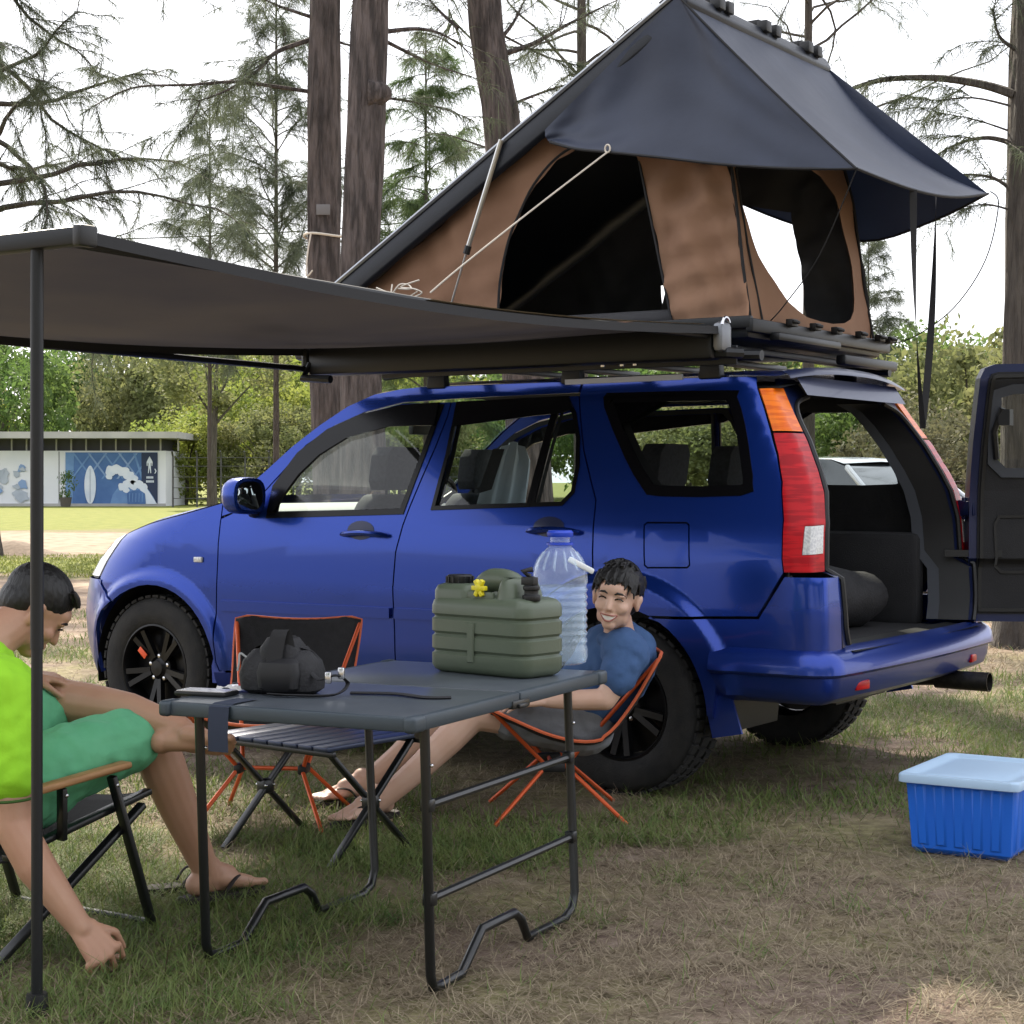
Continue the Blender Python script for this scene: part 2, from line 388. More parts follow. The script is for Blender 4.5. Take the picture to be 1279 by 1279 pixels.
RIMM = mat('black_rim', (.005, .005, .006), .35, 0, spec=.3)
CHROME = mat('bright_metal', (.6, .6, .62), .22, 1)
CLOTHB = mat('seat_cloth', (.016, .016, .019), .9, c2=(.028, .028, .034), scale=60, bump=.3, bscale=250)
GLASS = glass_mat('car_glass', (.86, .92, .90))
GLASSD = glass_mat('tinted_glass', (.68, .73, .72))
REDL = mat('red_lens', (.50, .008, .014), .3, spec=.2, c2=(.34, .004, .010), scale=1.2, stretch=(6, 6, 60), fac=(.45, .55))
AMBER = mat('amber_lens', (.85, .19, .010), .3, spec=.2, c2=(.70, .12, .008), scale=1.2, stretch=(6, 6, 60), fac=(.45, .55))
CLEARL = mat('clear_lens', (.62, .62, .60), .15, coat=1, c2=(.40, .40, .42), scale=120)
ORANGE = mat('orange_tag', (.75, .085, .02), .5)
CX0, CY0, CTH = .885, 7.733, R(33.7)
CARLOC, CARRZ = (CX0, CY0, 0), math.pi-CTH
CARM = Matrix.Translation(CARLOC) @ Matrix.Rotation(CARRZ, 4, 'Z')
car = thing('suv', 'blue five-door SUV with black wheels and its side-hinged rear door swung wide open', 'car', CARLOC, CARRZ)

def inset_poly(P, d):
    if d == 0: return [tuple(p) for p in P]
    A = sum(P[i][0]*P[(i+1) % len(P)][1]-P[(i+1) % len(P)][0]*P[i][1] for i in range(len(P)))
    sg = 1 if A > 0 else -1; out = []; n = len(P)
    for i in range(n):
        p0, p1, p2 = Vector(P[i-1]), Vector(P[i]), Vector(P[(i+1) % n])
        e1 = (p1-p0).normalized(); e2 = (p2-p1).normalized()
        n1 = Vector((-e1.y, e1.x))*sg; n2 = Vector((-e2.y, e2.x))*sg
        b = n1+n2; k = b.dot(n1)
        b = b/k if k > .35 else n1
        q = p1+b*d; out.append((q.x, q.y))
    return out
def panel_data(outer, holes=(), off=0.0, inset=.0035, step=.05, fine=False, flange=.02, fn=surf, side=1):
    rings = [inset_poly(outer, inset)]+[inset_poly(h_, -inset) for h_ in holes]
    flat = [Vector((x, y, 0)) for r in rings for x, y in r]
    tri = geometry.tessellate_polygon([[Vector((x, y, 0)) for x, y in r] for r in rings])
    bm = bmesh.new(); bv = [bm.verts.new(p) for p in flat]
    for t in tri:
        try: bm.faces.new([bv[i] for i in t])
        except ValueError: pass
    xs = [p.x for p in flat]; ys = [p.y for p in flat]
    for ax, lo, hi in ((0, min(xs), max(xs)), (1, min(ys), max(ys))):
        k = math.floor(lo/step)+1
        cuts = [(q*step, None) for q in range(k, int(math.floor(hi/step))+1)]
        if fine:                      # finer mesh where the wheel-arch flare rises
            for cs, cz, ra, rf in ARCH:
                c_ = (cs, cz)[ax]; q = c_-rf-.04
                while q < c_+rf+.04:
                    cuts.append((q, (cs, cz, rf+.06))); q += .0125
        for q, lim in cuts:
            if not lo < q < hi: continue
            co = [0, 0, 0]; no = [0, 0, 0]; co[ax] = q; no[ax] = 1
            if lim is None: g = bm.verts[:]+bm.edges[:]+bm.faces[:]
            else:
                fs = [f for f in bm.faces if any(math.hypot(v.co.x-lim[0], v.co.y-lim[1]) < lim[2] for v in f.verts)]
                g = list({e for f in fs for e in f.edges})+list({v for f in fs for v in f.verts})+fs
            bmesh.ops.bisect_plane(bm, geom=g, dist=1e-6, plane_co=co, plane_no=no)
    bm.verts.ensure_lookup_table(); bm.faces.ensure_lookup_table()
    V = []; N = []; F = []
    for v in bm.verts:
        x, y = v.co.x, v.co.y; p = Vector(fn(x, y, off)); e = .004
        a = Vector(fn(x+e, y, off))-Vector(fn(x-e, y, off)); b = Vector(fn(x, y+e, off))-Vector(fn(x, y-e, off))
        n = b.cross(a)
        n = n.normalized() if n.length > 1e-9 else Vector((0, 1, 0))
        V.append(p); N.append(n)
    for f in bm.faces:
        idx = [v.index for v in f.verts]
        nn = geometry.normal([V[i] for i in idx])
        if nn.dot(N[idx[0]]) < 0: idx.reverse()
        F.append(idx)
    if flange:
        for e in bm.edges:
            if len(e.link_faces) == 1:
                a, b = e.verts; k = len(V)
                pa, pb = V[a.index], V[b.index]
                qa = Vector(fn(a.co.x, a.co.y, off-flange)); qb = Vector(fn(b.co.x, b.co.y, off-flange))
                nn = (pb-pa).cross(qa-pa); nn = nn.normalized() if nn.length > 1e-12 else Vector((0, 1, 0))
                cf = e.link_faces[0].calc_center_median(); cc = Vector(fn(cf.x, cf.y, off))
                if nn.dot(cc-pa) > 0: nn = -nn; fi = [k+1, k, k+2, k+3]
                else: fi = [k, k+1, k+3, k+2]
                V += [pa, pb, qa, qb]; N += [nn]*4; F.append(fi)
    bm.free()
    if side < 0:
        V = [Vector((p.x, -p.y, p.z)) for p in V]; N = [Vector((p.x, -p.y, p.z)) for p in N]; F = [list(reversed(f)) for f in F]
    return V, N, F
def panel(name, m, parent, outer, holes=(), side=1, **kw):
    V, N, F = panel_data(outer, holes, side=side, **kw)
    me = bpy.data.meshes.new(name); me.from_pydata([tuple(v) for v in V], [], F)
    me.polygons.foreach_set('use_smooth', [True]*len(me.polygons)); me.update()
    me.normals_split_custom_set_from_vertices([tuple(n) for n in N])
    me.materials.append(m); o = bpy.data.objects.new(name, me); return obj_link(o, parent)
def arc(c, r, a0, a1, n):
    return [(c[0]+r*math.cos(R(a0+(a1-a0)*i/n)), c[1]+r*math.sin(R(a0+(a1-a0)*i/n))) for i in range(n+1)]
def smooth_poly(P, n=3):
    return [tuple(p)[:2] for p in curve([(x, y, 0) for x, y in P], n)]

B_UP = [(.94, 1.588), (.945, 1.52), (.975, 1.40), (1.062, 1.13), (1.085, 1.05), (1.114, .93), (1.126, .78), (1.118, .60), (1.116, .36)]
F_LINE = [(2.152, 1.068), (2.155, .88), (2.165, .60), (2.150, .40), (2.13, .36)]
FTOP = [(1.206, 1.588), (1.413, 1.549), (1.573, 1.490), (1.716, 1.404), (1.832, 1.276), (1.94, 1.165), (2.08, 1.095)]
GLF = [(1.85, 1.095), (1.107, 1.12), (1.045, 1.36), (1.0, 1.555), (1.206, 1.553), (1.40, 1.515), (1.55, 1.457), (1.69, 1.368), (1.80, 1.245), (1.845, 1.16)]
GLR = [(.930, 1.132), (.455, 1.149), (.43, 1.35), (.40, 1.562), (.895, 1.556), (.902, 1.35)]
GLQ = [(.425, 1.150), (.29, 1.155), (.247, 1.20), (.242, 1.30), (.262, 1.42), (.30, 1.52), (.335, 1.562), (.375, 1.564), (.402, 1.36)]
RD_LINE = [(.290, 1.598), (.262, 1.50), (.222, 1.37), (.165, 1.245), (.128, 1.165), (.124, 1.071), (.116, .90), (.118, .872)]
QWIN = smooth_poly([(.150, 1.592), (-.378, 1.588), (-.43, 1.57), (-.487, 1.453), (-.535, 1.30), (-.55, 1.232), (-.515, 1.198), (-.161, 1.194), (-.09, 1.222), (.014, 1.348), (.145, 1.55), (.150, 1.592)], 2)[:-1]
RARC = arc((0, .345), .54, 77, 2, 10)
def uw(w_, z):                       # u on the rear face for a lateral position w_
    return lerp_tab(z, *RZ)+CA-CL-(Wf(z)-CB-w_)
LIGHT_OUT = [(-.719, .8975), (-.713, .951), (-.708, 1.095), (-.681, 1.239), (-.643, 1.343), (-.598, 1.439), (-.548, 1.537), (-.511, 1.604)]
LIGHT_IN = [(uw(Wf(z)-.132, z), z) for z in (.8975, 1.083, 1.197, 1.281, 1.398, 1.504, 1.610)]
FUEL = [(-.11, 1.068), (-.122, 1.078), (-.297, 1.08), (-.309, 1.07), (-.321, .917), (-.311, .907), (-.134, .902), (-.122, .912)]
OPEN = [(.70, .625), (.725, .70), (.735, .85), (.735, .93), (.718, 1.08), (.682, 1.2), (.655, 1.29), (.622, 1.4), (.590, 1.49), (.53, 1.55), (.40, 1.582)]

for side in (1, -1):
    # fender, with its wheel opening
    fend = [(2.152, 1.075)]+F_LINE[1:]+[(2.165, .37)]+arc((2.56, .345), .40, 176, 52, 14)+[(2.90, .715), (2.955, .764), (2.929, .812), (2.87, .903), (2.81, .985)]+[(2.615, 1.037), (2.383, 1.086), (2.157, 1.142)]
    panel('front_fender', PAINT, car, fend, side=side, fine=side > 0)
    if side == 1:
        b = MB(); c0 = Vector(surf(2.275, .874, .004)); b.box(tuple(c0), (.052, .014, .026)); b.build('side_repeater', CLEARL, car, bevel=.004)
    # pillar and roof rail
    rail = [(2.152, 1.075), (2.157, 1.145), (2.049, 1.2), (1.933, 1.289), (1.798, 1.403), (1.657, 1.501), (1.519, 1.582), (1.383, 1.634), (1.242, 1.655), (1.127, 1.662), (.296, 1.662), (.294, 1.605), (.6, 1.603), (.94, 1.596)]+[(1.0, 1.594)]+FTOP
    panel('roof_pillar', PAINT, car, rail, side=side)
    # front door
    fd = F_LINE+B_UP[::-1]+FTOP
    d1 = panel('front_door', PAINT, car, fd, [GLF], side=side, fine=side > 0)
    panel('window_pane', GLASS, d1, GLF, off=-.012, inset=-.004, flange=0, side=side)
    vis = [(1.0, 1.556), (1.0, 1.485), (1.26, 1.483), (1.48, 1.436), (1.62, 1.361), (1.716, 1.274), (1.788, 1.176), (1.83, 1.10), (1.868, 1.10)]+[(1.86, 1.22), (1.75, 1.372), (1.60, 1.478), (1.42, 1.542), (1.206, 1.579), (1.0, 1.586)]
    panel('rain_visor', GLOSSB, d1, vis, off=.012, inset=0, flange=.02, side=side)
    panel('window_frame', GLOSSB, d1, inset_poly(GLF, -.022), [inset_poly(GLF, .004)], off=.004, inset=0, flange=.012, side=side)
    panel('side_moulding', PAINT, d1, [(2.13, .690), (2.135, .640), (1.135, .648), (1.135, .694)], off=.016, inset=.001, flange=.016, side=side)
    panel('door_lining', TRIM, d1, inset_poly(fd, .01), [inset_poly(GLF, -.005)], off=-.055, inset=0, flange=0, step=.1, side=side)
    # rear door
    rd = B_UP+[(1.10, .36), (.54, .36)]+RARC[::-1]+RD_LINE[:-1][::-1]
    d2 = panel('rear_door', PAINT, car, rd, [GLR, GLQ], side=side, fine=side > 0)
    panel('window_pane', GLASS, d2, GLR, off=-.012, inset=-.004, flange=0, side=side)
    panel('window_pane', GLASSD, d2, GLQ, off=-.012, inset=-.004, flange=0, side=side)
    panel('rain_visor', GLOSSB, d2, [(.905, 1.478), (.905, 1.586), (.34, 1.597), (.30, 1.545), (.36, 1.525), (.5, 1.515)], off=.012, inset=0, flange=.02, side=side)
    for gl in (GLR, GLQ): panel('window_frame', GLOSSB, d2, inset_poly(gl, -.014), [inset_poly(gl, .004)], off=.004, inset=0, flange=.012, side=side)
    panel('side_moulding', PAINT, d2, [(1.11, .694), (1.112, .648), (.47, .652), (.43, .698)], off=.016, inset=.001, flange=.016, side=side)
    panel('door_lining', TRIM, d2, inset_poly(rd, .01), [inset_poly(GLR, -.005), inset_poly(GLQ, -.005)], off=-.055, inset=0, flange=0, step=.1, side=side)
    # door handles
    for dd, (s0, s1, zc) in ((d1, (1.411, 1.158, 1.006)), (d2, (.431, .181, 1.036))):
        b = MB(); pts = [surf(s0+(s1-s0)*t, zc+.010*math.sin(math.pi*t), .012+.026*math.sin(math.pi*t)**.5) for t in [i/10 for i in range(11)]]
        b.tube([(p[0], side*p[1], p[2]) for p in pts], [.010]+[.016]*9+[.010], 8, flat=.8); b.build('handle', PAINT, dd)
        b = MB(); sm = (s0+s1)/2+.03
        b.grid(lambda i, j: (lambda p: (p[0], side*p[1], p[2]))(surf(sm+.075*math.cos(j*6.283)*i, zc+.02+.042*math.sin(j*6.283)*i, .002+.004*(1-i))), 3, 16); b.build('handle_cup', PAINTD, dd)
    # quarter panel
    qp = RD_LINE[:-1]+RARC+[(.53, .34), (.405, .34)]+arc((0, .345), .40, 0, 113, 14)+[(-.30, .715), (-.613, .728)]+LIGHT_OUT+[(-.49, 1.655), (.29, 1.662)]
    q = panel('quarter_panel', PAINT, car, qp, [QWIN]+([FUEL] if side == 1 else []), side=side, fine=side > 0)
    panel('window_pane', GLASSD, q, QWIN, off=-.010, inset=-.004, flange=0, side=side)
    panel('window_frame', GLOSSB, q, inset_poly(QWIN, -.012), [inset_poly(QWIN, .030)], off=.003, inset=0, flange=.012, side=side)
    panel('quarter_lining', TRIM, q, inset_poly([p for p in qp if p[1] > .55 or p[0] < -.1], .012), [inset_poly(QWIN, .03)], off=-.07, inset=0, flange=0, step=.1, side=side)
    if side == 1: panel('fuel_flap', PAINT, q, FUEL, inset=.003, side=side)
    # tail lamp
    red = [p for p in LIGHT_OUT if p[1] < 1.43]+[(-.603, 1.43), (uw(Wf(1.43)-.132, 1.43), 1.43)]+LIGHT_IN[:5][::-1]
    whit = [(-.770, .965), (-.773, 1.075), (uw(Wf(1.07)-.115, 1.075), 1.078), (uw(Wf(.97)-.115, .967), .968)]
    tl = panel('tail_lamp', REDL, car, red, [inset_poly(whit, .004)], off=.010, side=side, step=.03)
    panel('amber_lens', AMBER, tl, [(-.603, 1.433), (-.548, 1.537), (-.511, 1.604), LIGHT_IN[6], LIGHT_IN[5], (uw(Wf(1.433)-.132, 1.433), 1.433)], off=.010, inset=.002, side=side, step=.03)
    panel('reversing_lens', CLEARL, tl, whit, off=.012, inset=.002, side=side, step=.03)
    # rear bumper corner, above the step
    bc = [(-.158, .709)]+arc((0, .345), .40, 114, 181, 10)+[(-.43, .33), (-.47, .58), (-.66, .60), (uw(.74, .605), .605), (uw(.74, .85), .85), (uw(.75, .884), .884), (-.85, .886), (-.722, .886), (-.616, .724), (-.30, .711)]
    panel('bumper_corner', PAINT, car, bc, side=side, fine=side > 0)
    # pillar face beside the tailgate opening
    rp = [(uw(.738, .61), .61), (uw(.745, .85), .85), (uw(.75, .884), .884)]+[(u-.002, z) for u, z in LIGHT_IN]+[(uw(.53, 1.652), 1.652), (uw(.40, 1.652), 1.652)]+[(uw(w_-.012, z), z) for w_, z in OPEN[::-1]]
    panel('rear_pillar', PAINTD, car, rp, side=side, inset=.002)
    # jamb round the opening
    b = MB(); ring = []
    for k in range(2):
        ring.append([(surf(uw(w_, z), z)[0]+(.0 if k == 0 else .15), side*(w_-(.0 if k == 0 else .035)), z) for w_, z in OPEN])
    b.loft(ring, False, False); b.build('opening_jamb', BLACKP, car, fix=False)
    b = MB(); b.tube([(surf(uw(w_, z), z)[0]+.01, side*(w_-.008), z) for w_, z in curve([(w_, z, 0) for w_, z in OPEN], 4) for _ in (0,)] if False else [(surf(uw(p.x, p.y), p.y)[0]-.004, side*(p.x-.006), p.y) for p in curve([(w_, z, 0) for w_, z in OPEN], 4)], .011, 6); b.build('door_seal', BLACKP, car)
    # trim of the rear side pillar inside
    b = MB(); b.loft([[(surf(uw(w_, z), z)[0]+.13, side*(w_-.03), z) for w_, z in OPEN if z > .6], [(surf(uw(w_, z), z)[0]+.20, side*(w_-.045), z+.0) for w_, z in OPEN if z > .6]], False, False)
    b.build('pillar_trim', GREYT if side < 0 else TRIM, car, fix=False)
    # sill
    b = MB(); b.grid(lambda i, j: (lambda p: (p[0], side*p[1], p[2]))(surf(.42+i*1.74, .23+.125*j, .008-.03*(1-j)**2)), 14, 4); b.build('sill', PAINT, car)
    # wheel housings
    for cs in (2.56, 0):
        b = MB(); b.loft([[(cs+.425*math.cos(R(a)), side*w_, .345+.425*math.sin(R(a))) for a in range(-12, 193, 12)] for w_ in (.30, .60, .86)], False, False)
        b.build('wheel_housing', BLACKP, car, fix=False)
# lower bumper and step, all round the back
prof = [(-.03, .618), (-.004, .612), (.030, .592), (.042, .575), (.050, .545), (.052, .524), (.046, .516), (.030, .510), (.026, .47), (.014, .43), (-.03, .405), (-.08, .40)]
us = [-.425-i*(1.31/36) for i in range(37)]
def bump_ring(u, sgn):
    out = []
    for o, z in prof:
        zz = max(z, .47); p = surf(u, z, o - (.03*smooth01((u+.44+.06)/.06) if u > -.5 else 0)); out.append((p[0], sgn*p[1], z))
    return out
rings = [bump_ring(u, 1) for u in us if surf(u, .55)[1] > .01]+[bump_ring(u, -1) for u in us[::-1] if surf(u, .55)[1] > .01]
bump_o = MB().loft(rings, False, False).build('rear_bumper', PAINT, car, fix=True)
# step plate on top of the bumper and the cargo floor
MB().grid(lambda i, j: (-.93+.16*i+.03*0, -.70+1.40*j, .600+.012*i), 2, 8).build('bumper_step', BLACKP, car)
for w_ in (-.55, .55):
    MB().box((-.918, w_*1.13, .466), (.02, .10, .036), Matrix.Rotation(R(-8 if w_ > 0 else 8), 3, 'Z')).build('reflector', REDL, bump_o, bevel=.006)
# mud flaps
for side in (1, -1):
    MB().prism([(-.395, .44), (-.50, .42), (-.545, .28), (-.42, .255), (-.40, .34)], lambda x, y, o: (x, side*(.885-o), y), .012).build('mud_flap', PAINT, car)
    MB().prism([(2.17, .48), (2.115, .40), (2.12, .30), (2.20, .30), (2.205, .38)], lambda x, y, o: (x, side*(.875-o), y), .012).build('mud_flap', PAINT, car)
# bonnet, nose, front bumper
HE = [(2.157, 1.145), (2.383, 1.089), (2.615, 1.040), (2.81, .988), (2.90, .955)]
HC = [(2.24, 1.175), (2.48, 1.15), (2.75, 1.105), (3.00, 1.04), (3.13, .965)]
def hood(i, j):
    t = i*4; k = min(int(t), 3); q = t-k; v = 2*j-1
    e = (HE[k][0]*(1-q)+HE[k+1][0]*q, HE[k][1]*(1-q)+HE[k+1][1]*q); c = (HC[k][0]*(1-q)+HC[k+1][0]*q, HC[k][1]*(1-q)+HC[k+1][1]*q)
    p = surf(*e); g = 1-abs(v)**2.6
    return (p[0]+(c[0]-p[0])*g, v*(p[1]-.002), p[2]+(c[1]-p[2])*g+.0)
MB().grid(hood, 20, 28).build('bonnet', PAINT, car)
def halfgrid(name, m, u0, z0, z1, off=0, nz_=8, par=car):
    vs = []; n = 26
    for sgn in (1, -1):
        b = []
        for i in range(n+1):
            row = []
            for j in range(nz_+1):
                z = z0+(z1-z0)*j/nz_; sB = lerp_tab(z, *FZ)-.62; uend = sB+.80+(Wf(z)-.48)
                p = surf(u0+(uend-u0)*i/n, z, off); row.append((p[0], sgn*p[1], z))
            b.append(row)
        vs += b if sgn == 1 else b[::-1]
    return MB().loft(vs, False, False).build(name, m, par)
halfgrid('nose_panel', BLACKP, 3.0, .76, .95, -.01)
fb = halfgrid('front_bumper', PAINT, 2.93, .30, .757, .006)
for side in (1, -1):
    hl = panel('headlamp', CLEARL, car, [(2.958, .768), (2.932, .812), (2.872, .903), (2.815, .980), (2.93, .955), (3.10, .90), (3.25, .80), (3.2, .768)], off=.004, side=side)
    panel('bumper_side', PAINT, fb, [(2.90, .710), (2.955, .760), (3.0, .757), (3.0, .30), (2.92, .30), (2.945, .42), (2.935, .50), (2.915, .56), (2.88, .61), (2.81, .66)], off=.006, side=side)
# roof and screens
def roof(i, j):
    s = -.60+i*(1.92); v = 2*j-1
    ez = 1.662-.022*smooth01((s-1.05)/.30)-.012*smooth01((-.35-s)/.3)
    p = surf(max(s, -.38), ez); return (s+.05*(1-v*v)*(1 if s > 1 else 0), v*p[1], ez+.045*(1-abs(v)**2.4))
MB().grid(roof, 24, 20).build('roof', PAINT, car)
MB().grid(lambda i, j: (lambda p: (p[0], p[1]*.97, p[2]-.045))(roof(i, j)), 12, 10).build('headliner', TRIM, car)
WS = [(2.157, 1.148), (2.049, 1.2), (1.933, 1.289), (1.798, 1.403), (1.657, 1.501), (1.519, 1.582), (1.383, 1.634), (1.33, 1.645)]
def wind(i, j):
    t = i*(len(WS)-1); k = min(int(t), len(WS)-2); q = t-k; e = (WS[k][0]*(1-q)+WS[k+1][0]*q, WS[k][1]*(1-q)+WS[k+1][1]*q); v = 2*j-1; p = surf(*e)
    return (p[0]+.11*(1-v*v), v*(p[1]-.012), p[2]+.035*(1-v*v)*i)
MB().grid(wind, 14, 16).build('windscreen', GLASS, car)
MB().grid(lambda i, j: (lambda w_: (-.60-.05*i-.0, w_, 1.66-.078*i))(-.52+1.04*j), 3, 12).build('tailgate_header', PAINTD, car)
# rear lip of the roof above the opening, catches the sky
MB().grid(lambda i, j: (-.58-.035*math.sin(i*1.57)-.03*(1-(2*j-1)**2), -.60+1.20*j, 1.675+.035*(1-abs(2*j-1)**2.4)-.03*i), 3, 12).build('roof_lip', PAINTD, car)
# cabin: floor, dashboard, steering wheel, seats
MB().box((1.1, 0, .43), (2.6, 1.5, .06)).build('cabin_floor', TRIM, car)
MB().box((-.28, 0, .575), (1.22, 1.42, .05)).build('cargo_floor', TRIM, car)
for w_ in (-1, 1): MB().box((-.20, w_*.71, .80), (.9, .10, .42)).build('cargo_side_trim', TRIM, car, bevel=.03)
MB().box((1.55, 0, .33), (3.0, 1.1, .16)).build('underbody', BLACKP, car)
MB().loft([[(2.24, w_, 1.02), (2.22, w_, 1.10), (2.10, w_, 1.135), (1.97, w_, 1.10), (1.93, w_, 1.0), (1.96, w_, .72), (2.15, w_, .6)] for w_ in (-.76, -.5, 0, .5, .76)]).build('dashboard', mat('grey_dash', (.16, .165, .17), .6), car)
sw = MB(); M_ = Matrix.Translation((1.86, -.38, 1.085)) @ Matrix.Rotation(R(68), 4, 'Y')
sw.tube([tuple(M_ @ Vector((.185*math.cos(a), .185*math.sin(a), 0))) for a in [2*math.pi*i/28 for i in range(29)]], .016, 8, caps=False)
for a in (0, 2.2, 4.1): sw.tube([tuple(M_ @ Vector((0, 0, .02))), tuple(M_ @ Vector((.185*math.cos(a), .185*math.sin(a), 0)))], .016, 6)
sw.ball(tuple(M_ @ Vector((0, 0, .02))), .06, 10, 6); sw.tube([(1.81, -.38, 1.07), (2.0, -.38, .98)], .03, 8)
sw.build('steering_wheel', BLACKP, car)
def seat(s, w_, back_z, wid, rec=.22, hr=True):
    o = MB(); o.box((s+.22, w_, .66), (.50, wid, .16)); st = o.build('seat', CLOTHB, car, bevel=.05, seg=3)
    b = MB()
    b.loft([[(s-.04-rec*t, w_-wid/2*k, .66+t*(back_z-.66)) for k in (1,)]+[(s-.08-rec*t, w_-wid/2*k*.9, .66+t*(back_z-.66)), (s-.08-rec*t, w_+wid/2*k*.9, .66+t*(back_z-.66)), (s-.04-rec*t, w_+wid/2*k, .66+t*(back_z-.66)), (s+.06-rec*t, w_+wid/2*k*.85, .66+t*(back_z-.66)), (s+.06-rec*t, w_-wid/2*k*.85, .66+t*(back_z-.66))] for t, k in ((0, 1), (.3, 1.04), (.7, 1), (.92, .88), (1, .72))])
    b.build('backrest', CLOTHB, st, bevel=.015)
    if hr:
        n = 1 if wid < .7 else 2
        for k in range(n):
            ww = w_ if n == 1 else w_+(-.32+.64*k)
            h_ = MB(); h_.loft([[(s-rec+.0+dx*q-.03*t, ww+dw*q2, back_z+.02+.20*t) for dx, dw, q, q2 in ((-.05, -.13, 1, g), (.05, -.13, 1, g), (.07, 0, 1, g), (.05, .13, 1, g), (-.05, .13, 1, g))] for t, g in ((0, .8), (.2, 1), (.8, 1), (1, .75))])
            h_.tube([(s-rec, ww-.05, back_z-.05), (s-rec, ww-.05, back_z+.05)], .008, 6); h_.tube([(s-rec, ww+.05, back_z-.05), (s-rec, ww+.05, back_z+.05)], .008, 6)
            h_.build('headrest', CLOTHB, st, bevel=.02)
seat(1.74, .38, 1.18, .48); seat(1.78, -.38, 1.18, .48); seat(.42, 0, 1.18, 1.30, rec=.30)
# mirrors
for side in (1, -1):
    b = MB(); S = []
    for x, sc in ((1.965, .55), (1.955, .86), (1.93, 1), (1.88, 1.03), (1.865, 1.0)):
        S.append([(x, side*(.985+.105*sc*math.copysign(abs(math.cos(a))**.7, math.cos(a))), 1.175+.082*sc*math.copysign(abs(math.sin(a))**.7, math.sin(a))) for a in [2*math.pi*i/20 for i in range(20)]])
    b.loft(S); mo = b.build('door_mirror', PAINT, car, auto=60)
    MB().loft([[(1.863, side*(.985+.085*math.copysign(abs(math.cos(a))**.7, math.cos(a))), 1.175+.066*math.copysign(abs(math.sin(a))**.7, math.sin(a))) for a in [2*math.pi*i/20 for i in range(20)]], [(1.8615, side*(.985+.08*math.copysign(abs(math.cos(a))**.7, math.cos(a))), 1.175+.062*math.copysign(abs(math.sin(a))**.7, math.sin(a))) for a in [2*math.pi*i/20 for i in range(20)]]]).build('mirror_glass', mat('mirror_glass', (.5, .52, .55), .03, 1), mo)
    MB().tube([(1.92, side*.92, 1.125), (1.96, side*.845, 1.10)], [.03, .035], 8).build('mirror_stalk', BLACKP, mo)
MB().box((1.62, 0, 1.50), (.03, .22, .065)).tube([(1.63, 0, 1.52), (1.58, 0, 1.60)], .012, 6).build('cabin_mirror', BLACKP, car, bevel=.008)
# wheels
def wheel(s, side, steer=0):
    M_ = Matrix.Translation((s, side*.765, .343)) @ Matrix.Rotation(steer, 4, 'Z') @ Matrix.Rotation(R(-90*side), 4, 'X')
    t = MB(); t.lathe([(.205, -.10), (.225, -.112), (.27, -.118), (.315, -.112), (.336, -.095), (.343, -.07), (.343, .07), (.336, .095), (.315, .112), (.27, .120), (.225, .114), (.21, .10)], 48, M_, caps=False)
    for k in range(44):
        a = 2*math.pi*k/44
        for zc, dz in ((-.075, .035), (0, .045), (.075, .035)):
            aa = a+(.07 if zc == 0 else 0); RM = M_ @ Matrix.Rotation(aa, 4, 'Z') @ Matrix.Translation((.346, 0, zc))
            q = MB().box((0, 0, 0), (.012, .036, dz*1.3)); t.add([tuple(RM @ Vector(v)) for v in q.v], q.f)
    tyre = t.build('wheel', RUBBER, car)
    tyre.data.name = 'tyre'
    r = MB(); r.lathe([(.212, .10), (.214, .108), (.206, .110), (.198, .095), (.192, .05), (.19, -.05), (.205, -.1)], 40, M_, caps=False)
    r.lathe([(.001, .035), (.19, .02)], 40, M_, caps=False)
    r.lathe([(.001, .092), (.036, .090), (.045, .075), (.07, .066), (.075, .03)], 20, M_, caps=False)
    for k in range(5):
        for da in (-.17, .17):
            a = 2*math.pi*k/5+.3
            p = M_ @ Vector((.055*math.cos(a+da*.6), .055*math.sin(a+da*.6), .066)); q = M_ @ Vector((.197*math.cos(a+da), .197*math.sin(a+da), .088))
            ax = (M_.to_3x3() @ Vector((0, 0, 1)))
            r.bar(p, q, .026, .028, up=tuple(ax))
    r.build('rim', RIMM, tyre)
    RM = M_ @ Matrix.Rotation(R(-40 if side > 0 else 40), 4, 'Z')
    q = MB().box((.11, .0, .098), (.06, .028, .006)); MB().add([tuple(RM @ Vector(v)) for v in q.v], q.f).build('rim_badge', ORANGE, tyre, bevel=.002)
    for k in range(5):
        a = 2*math.pi*k/5+.93; n_ = MB().lathe([(.009, .06), (.009, .075), (.001, .077)], 8, M_ @ Matrix.Translation((.058*math.cos(a), .058*math.sin(a), 0))); n_.build('wheel_nut', CHROME, tyre)
for s, st in ((2.585, R(0)), (0, 0)):
    for side in (1, -1): wheel(s, side, st)
# exhaust, axle, tank
MB().lathe([(.040, -.04), (.042, .20), (.038, .20), (.036, .05), (.0, .05)], 20, Matrix.Translation((-.83, -.52, .375)) @ Matrix.Rotation(R(-90), 4, 'Y'), caps=False).tube([(-.80, -.52, .375), (-.55, -.50, .36), (-.2, -.45, .34)], .028, 10).build('exhaust', mat('dark_exhaust', (.03, .029, .028), .45, .7, c2=(.05, .045, .04), scale=40), car)
MB().ball((-.35, -.30, .36), (.22, .15, .10), 16, 8).build('silencer', mat('silencer_metal', (.30, .29, .28), .4, .8), car)
MB().tube([(0, -.70, .343), (0, .70, .343)], .04, 10).build('rear_axle', BLACKP, car)
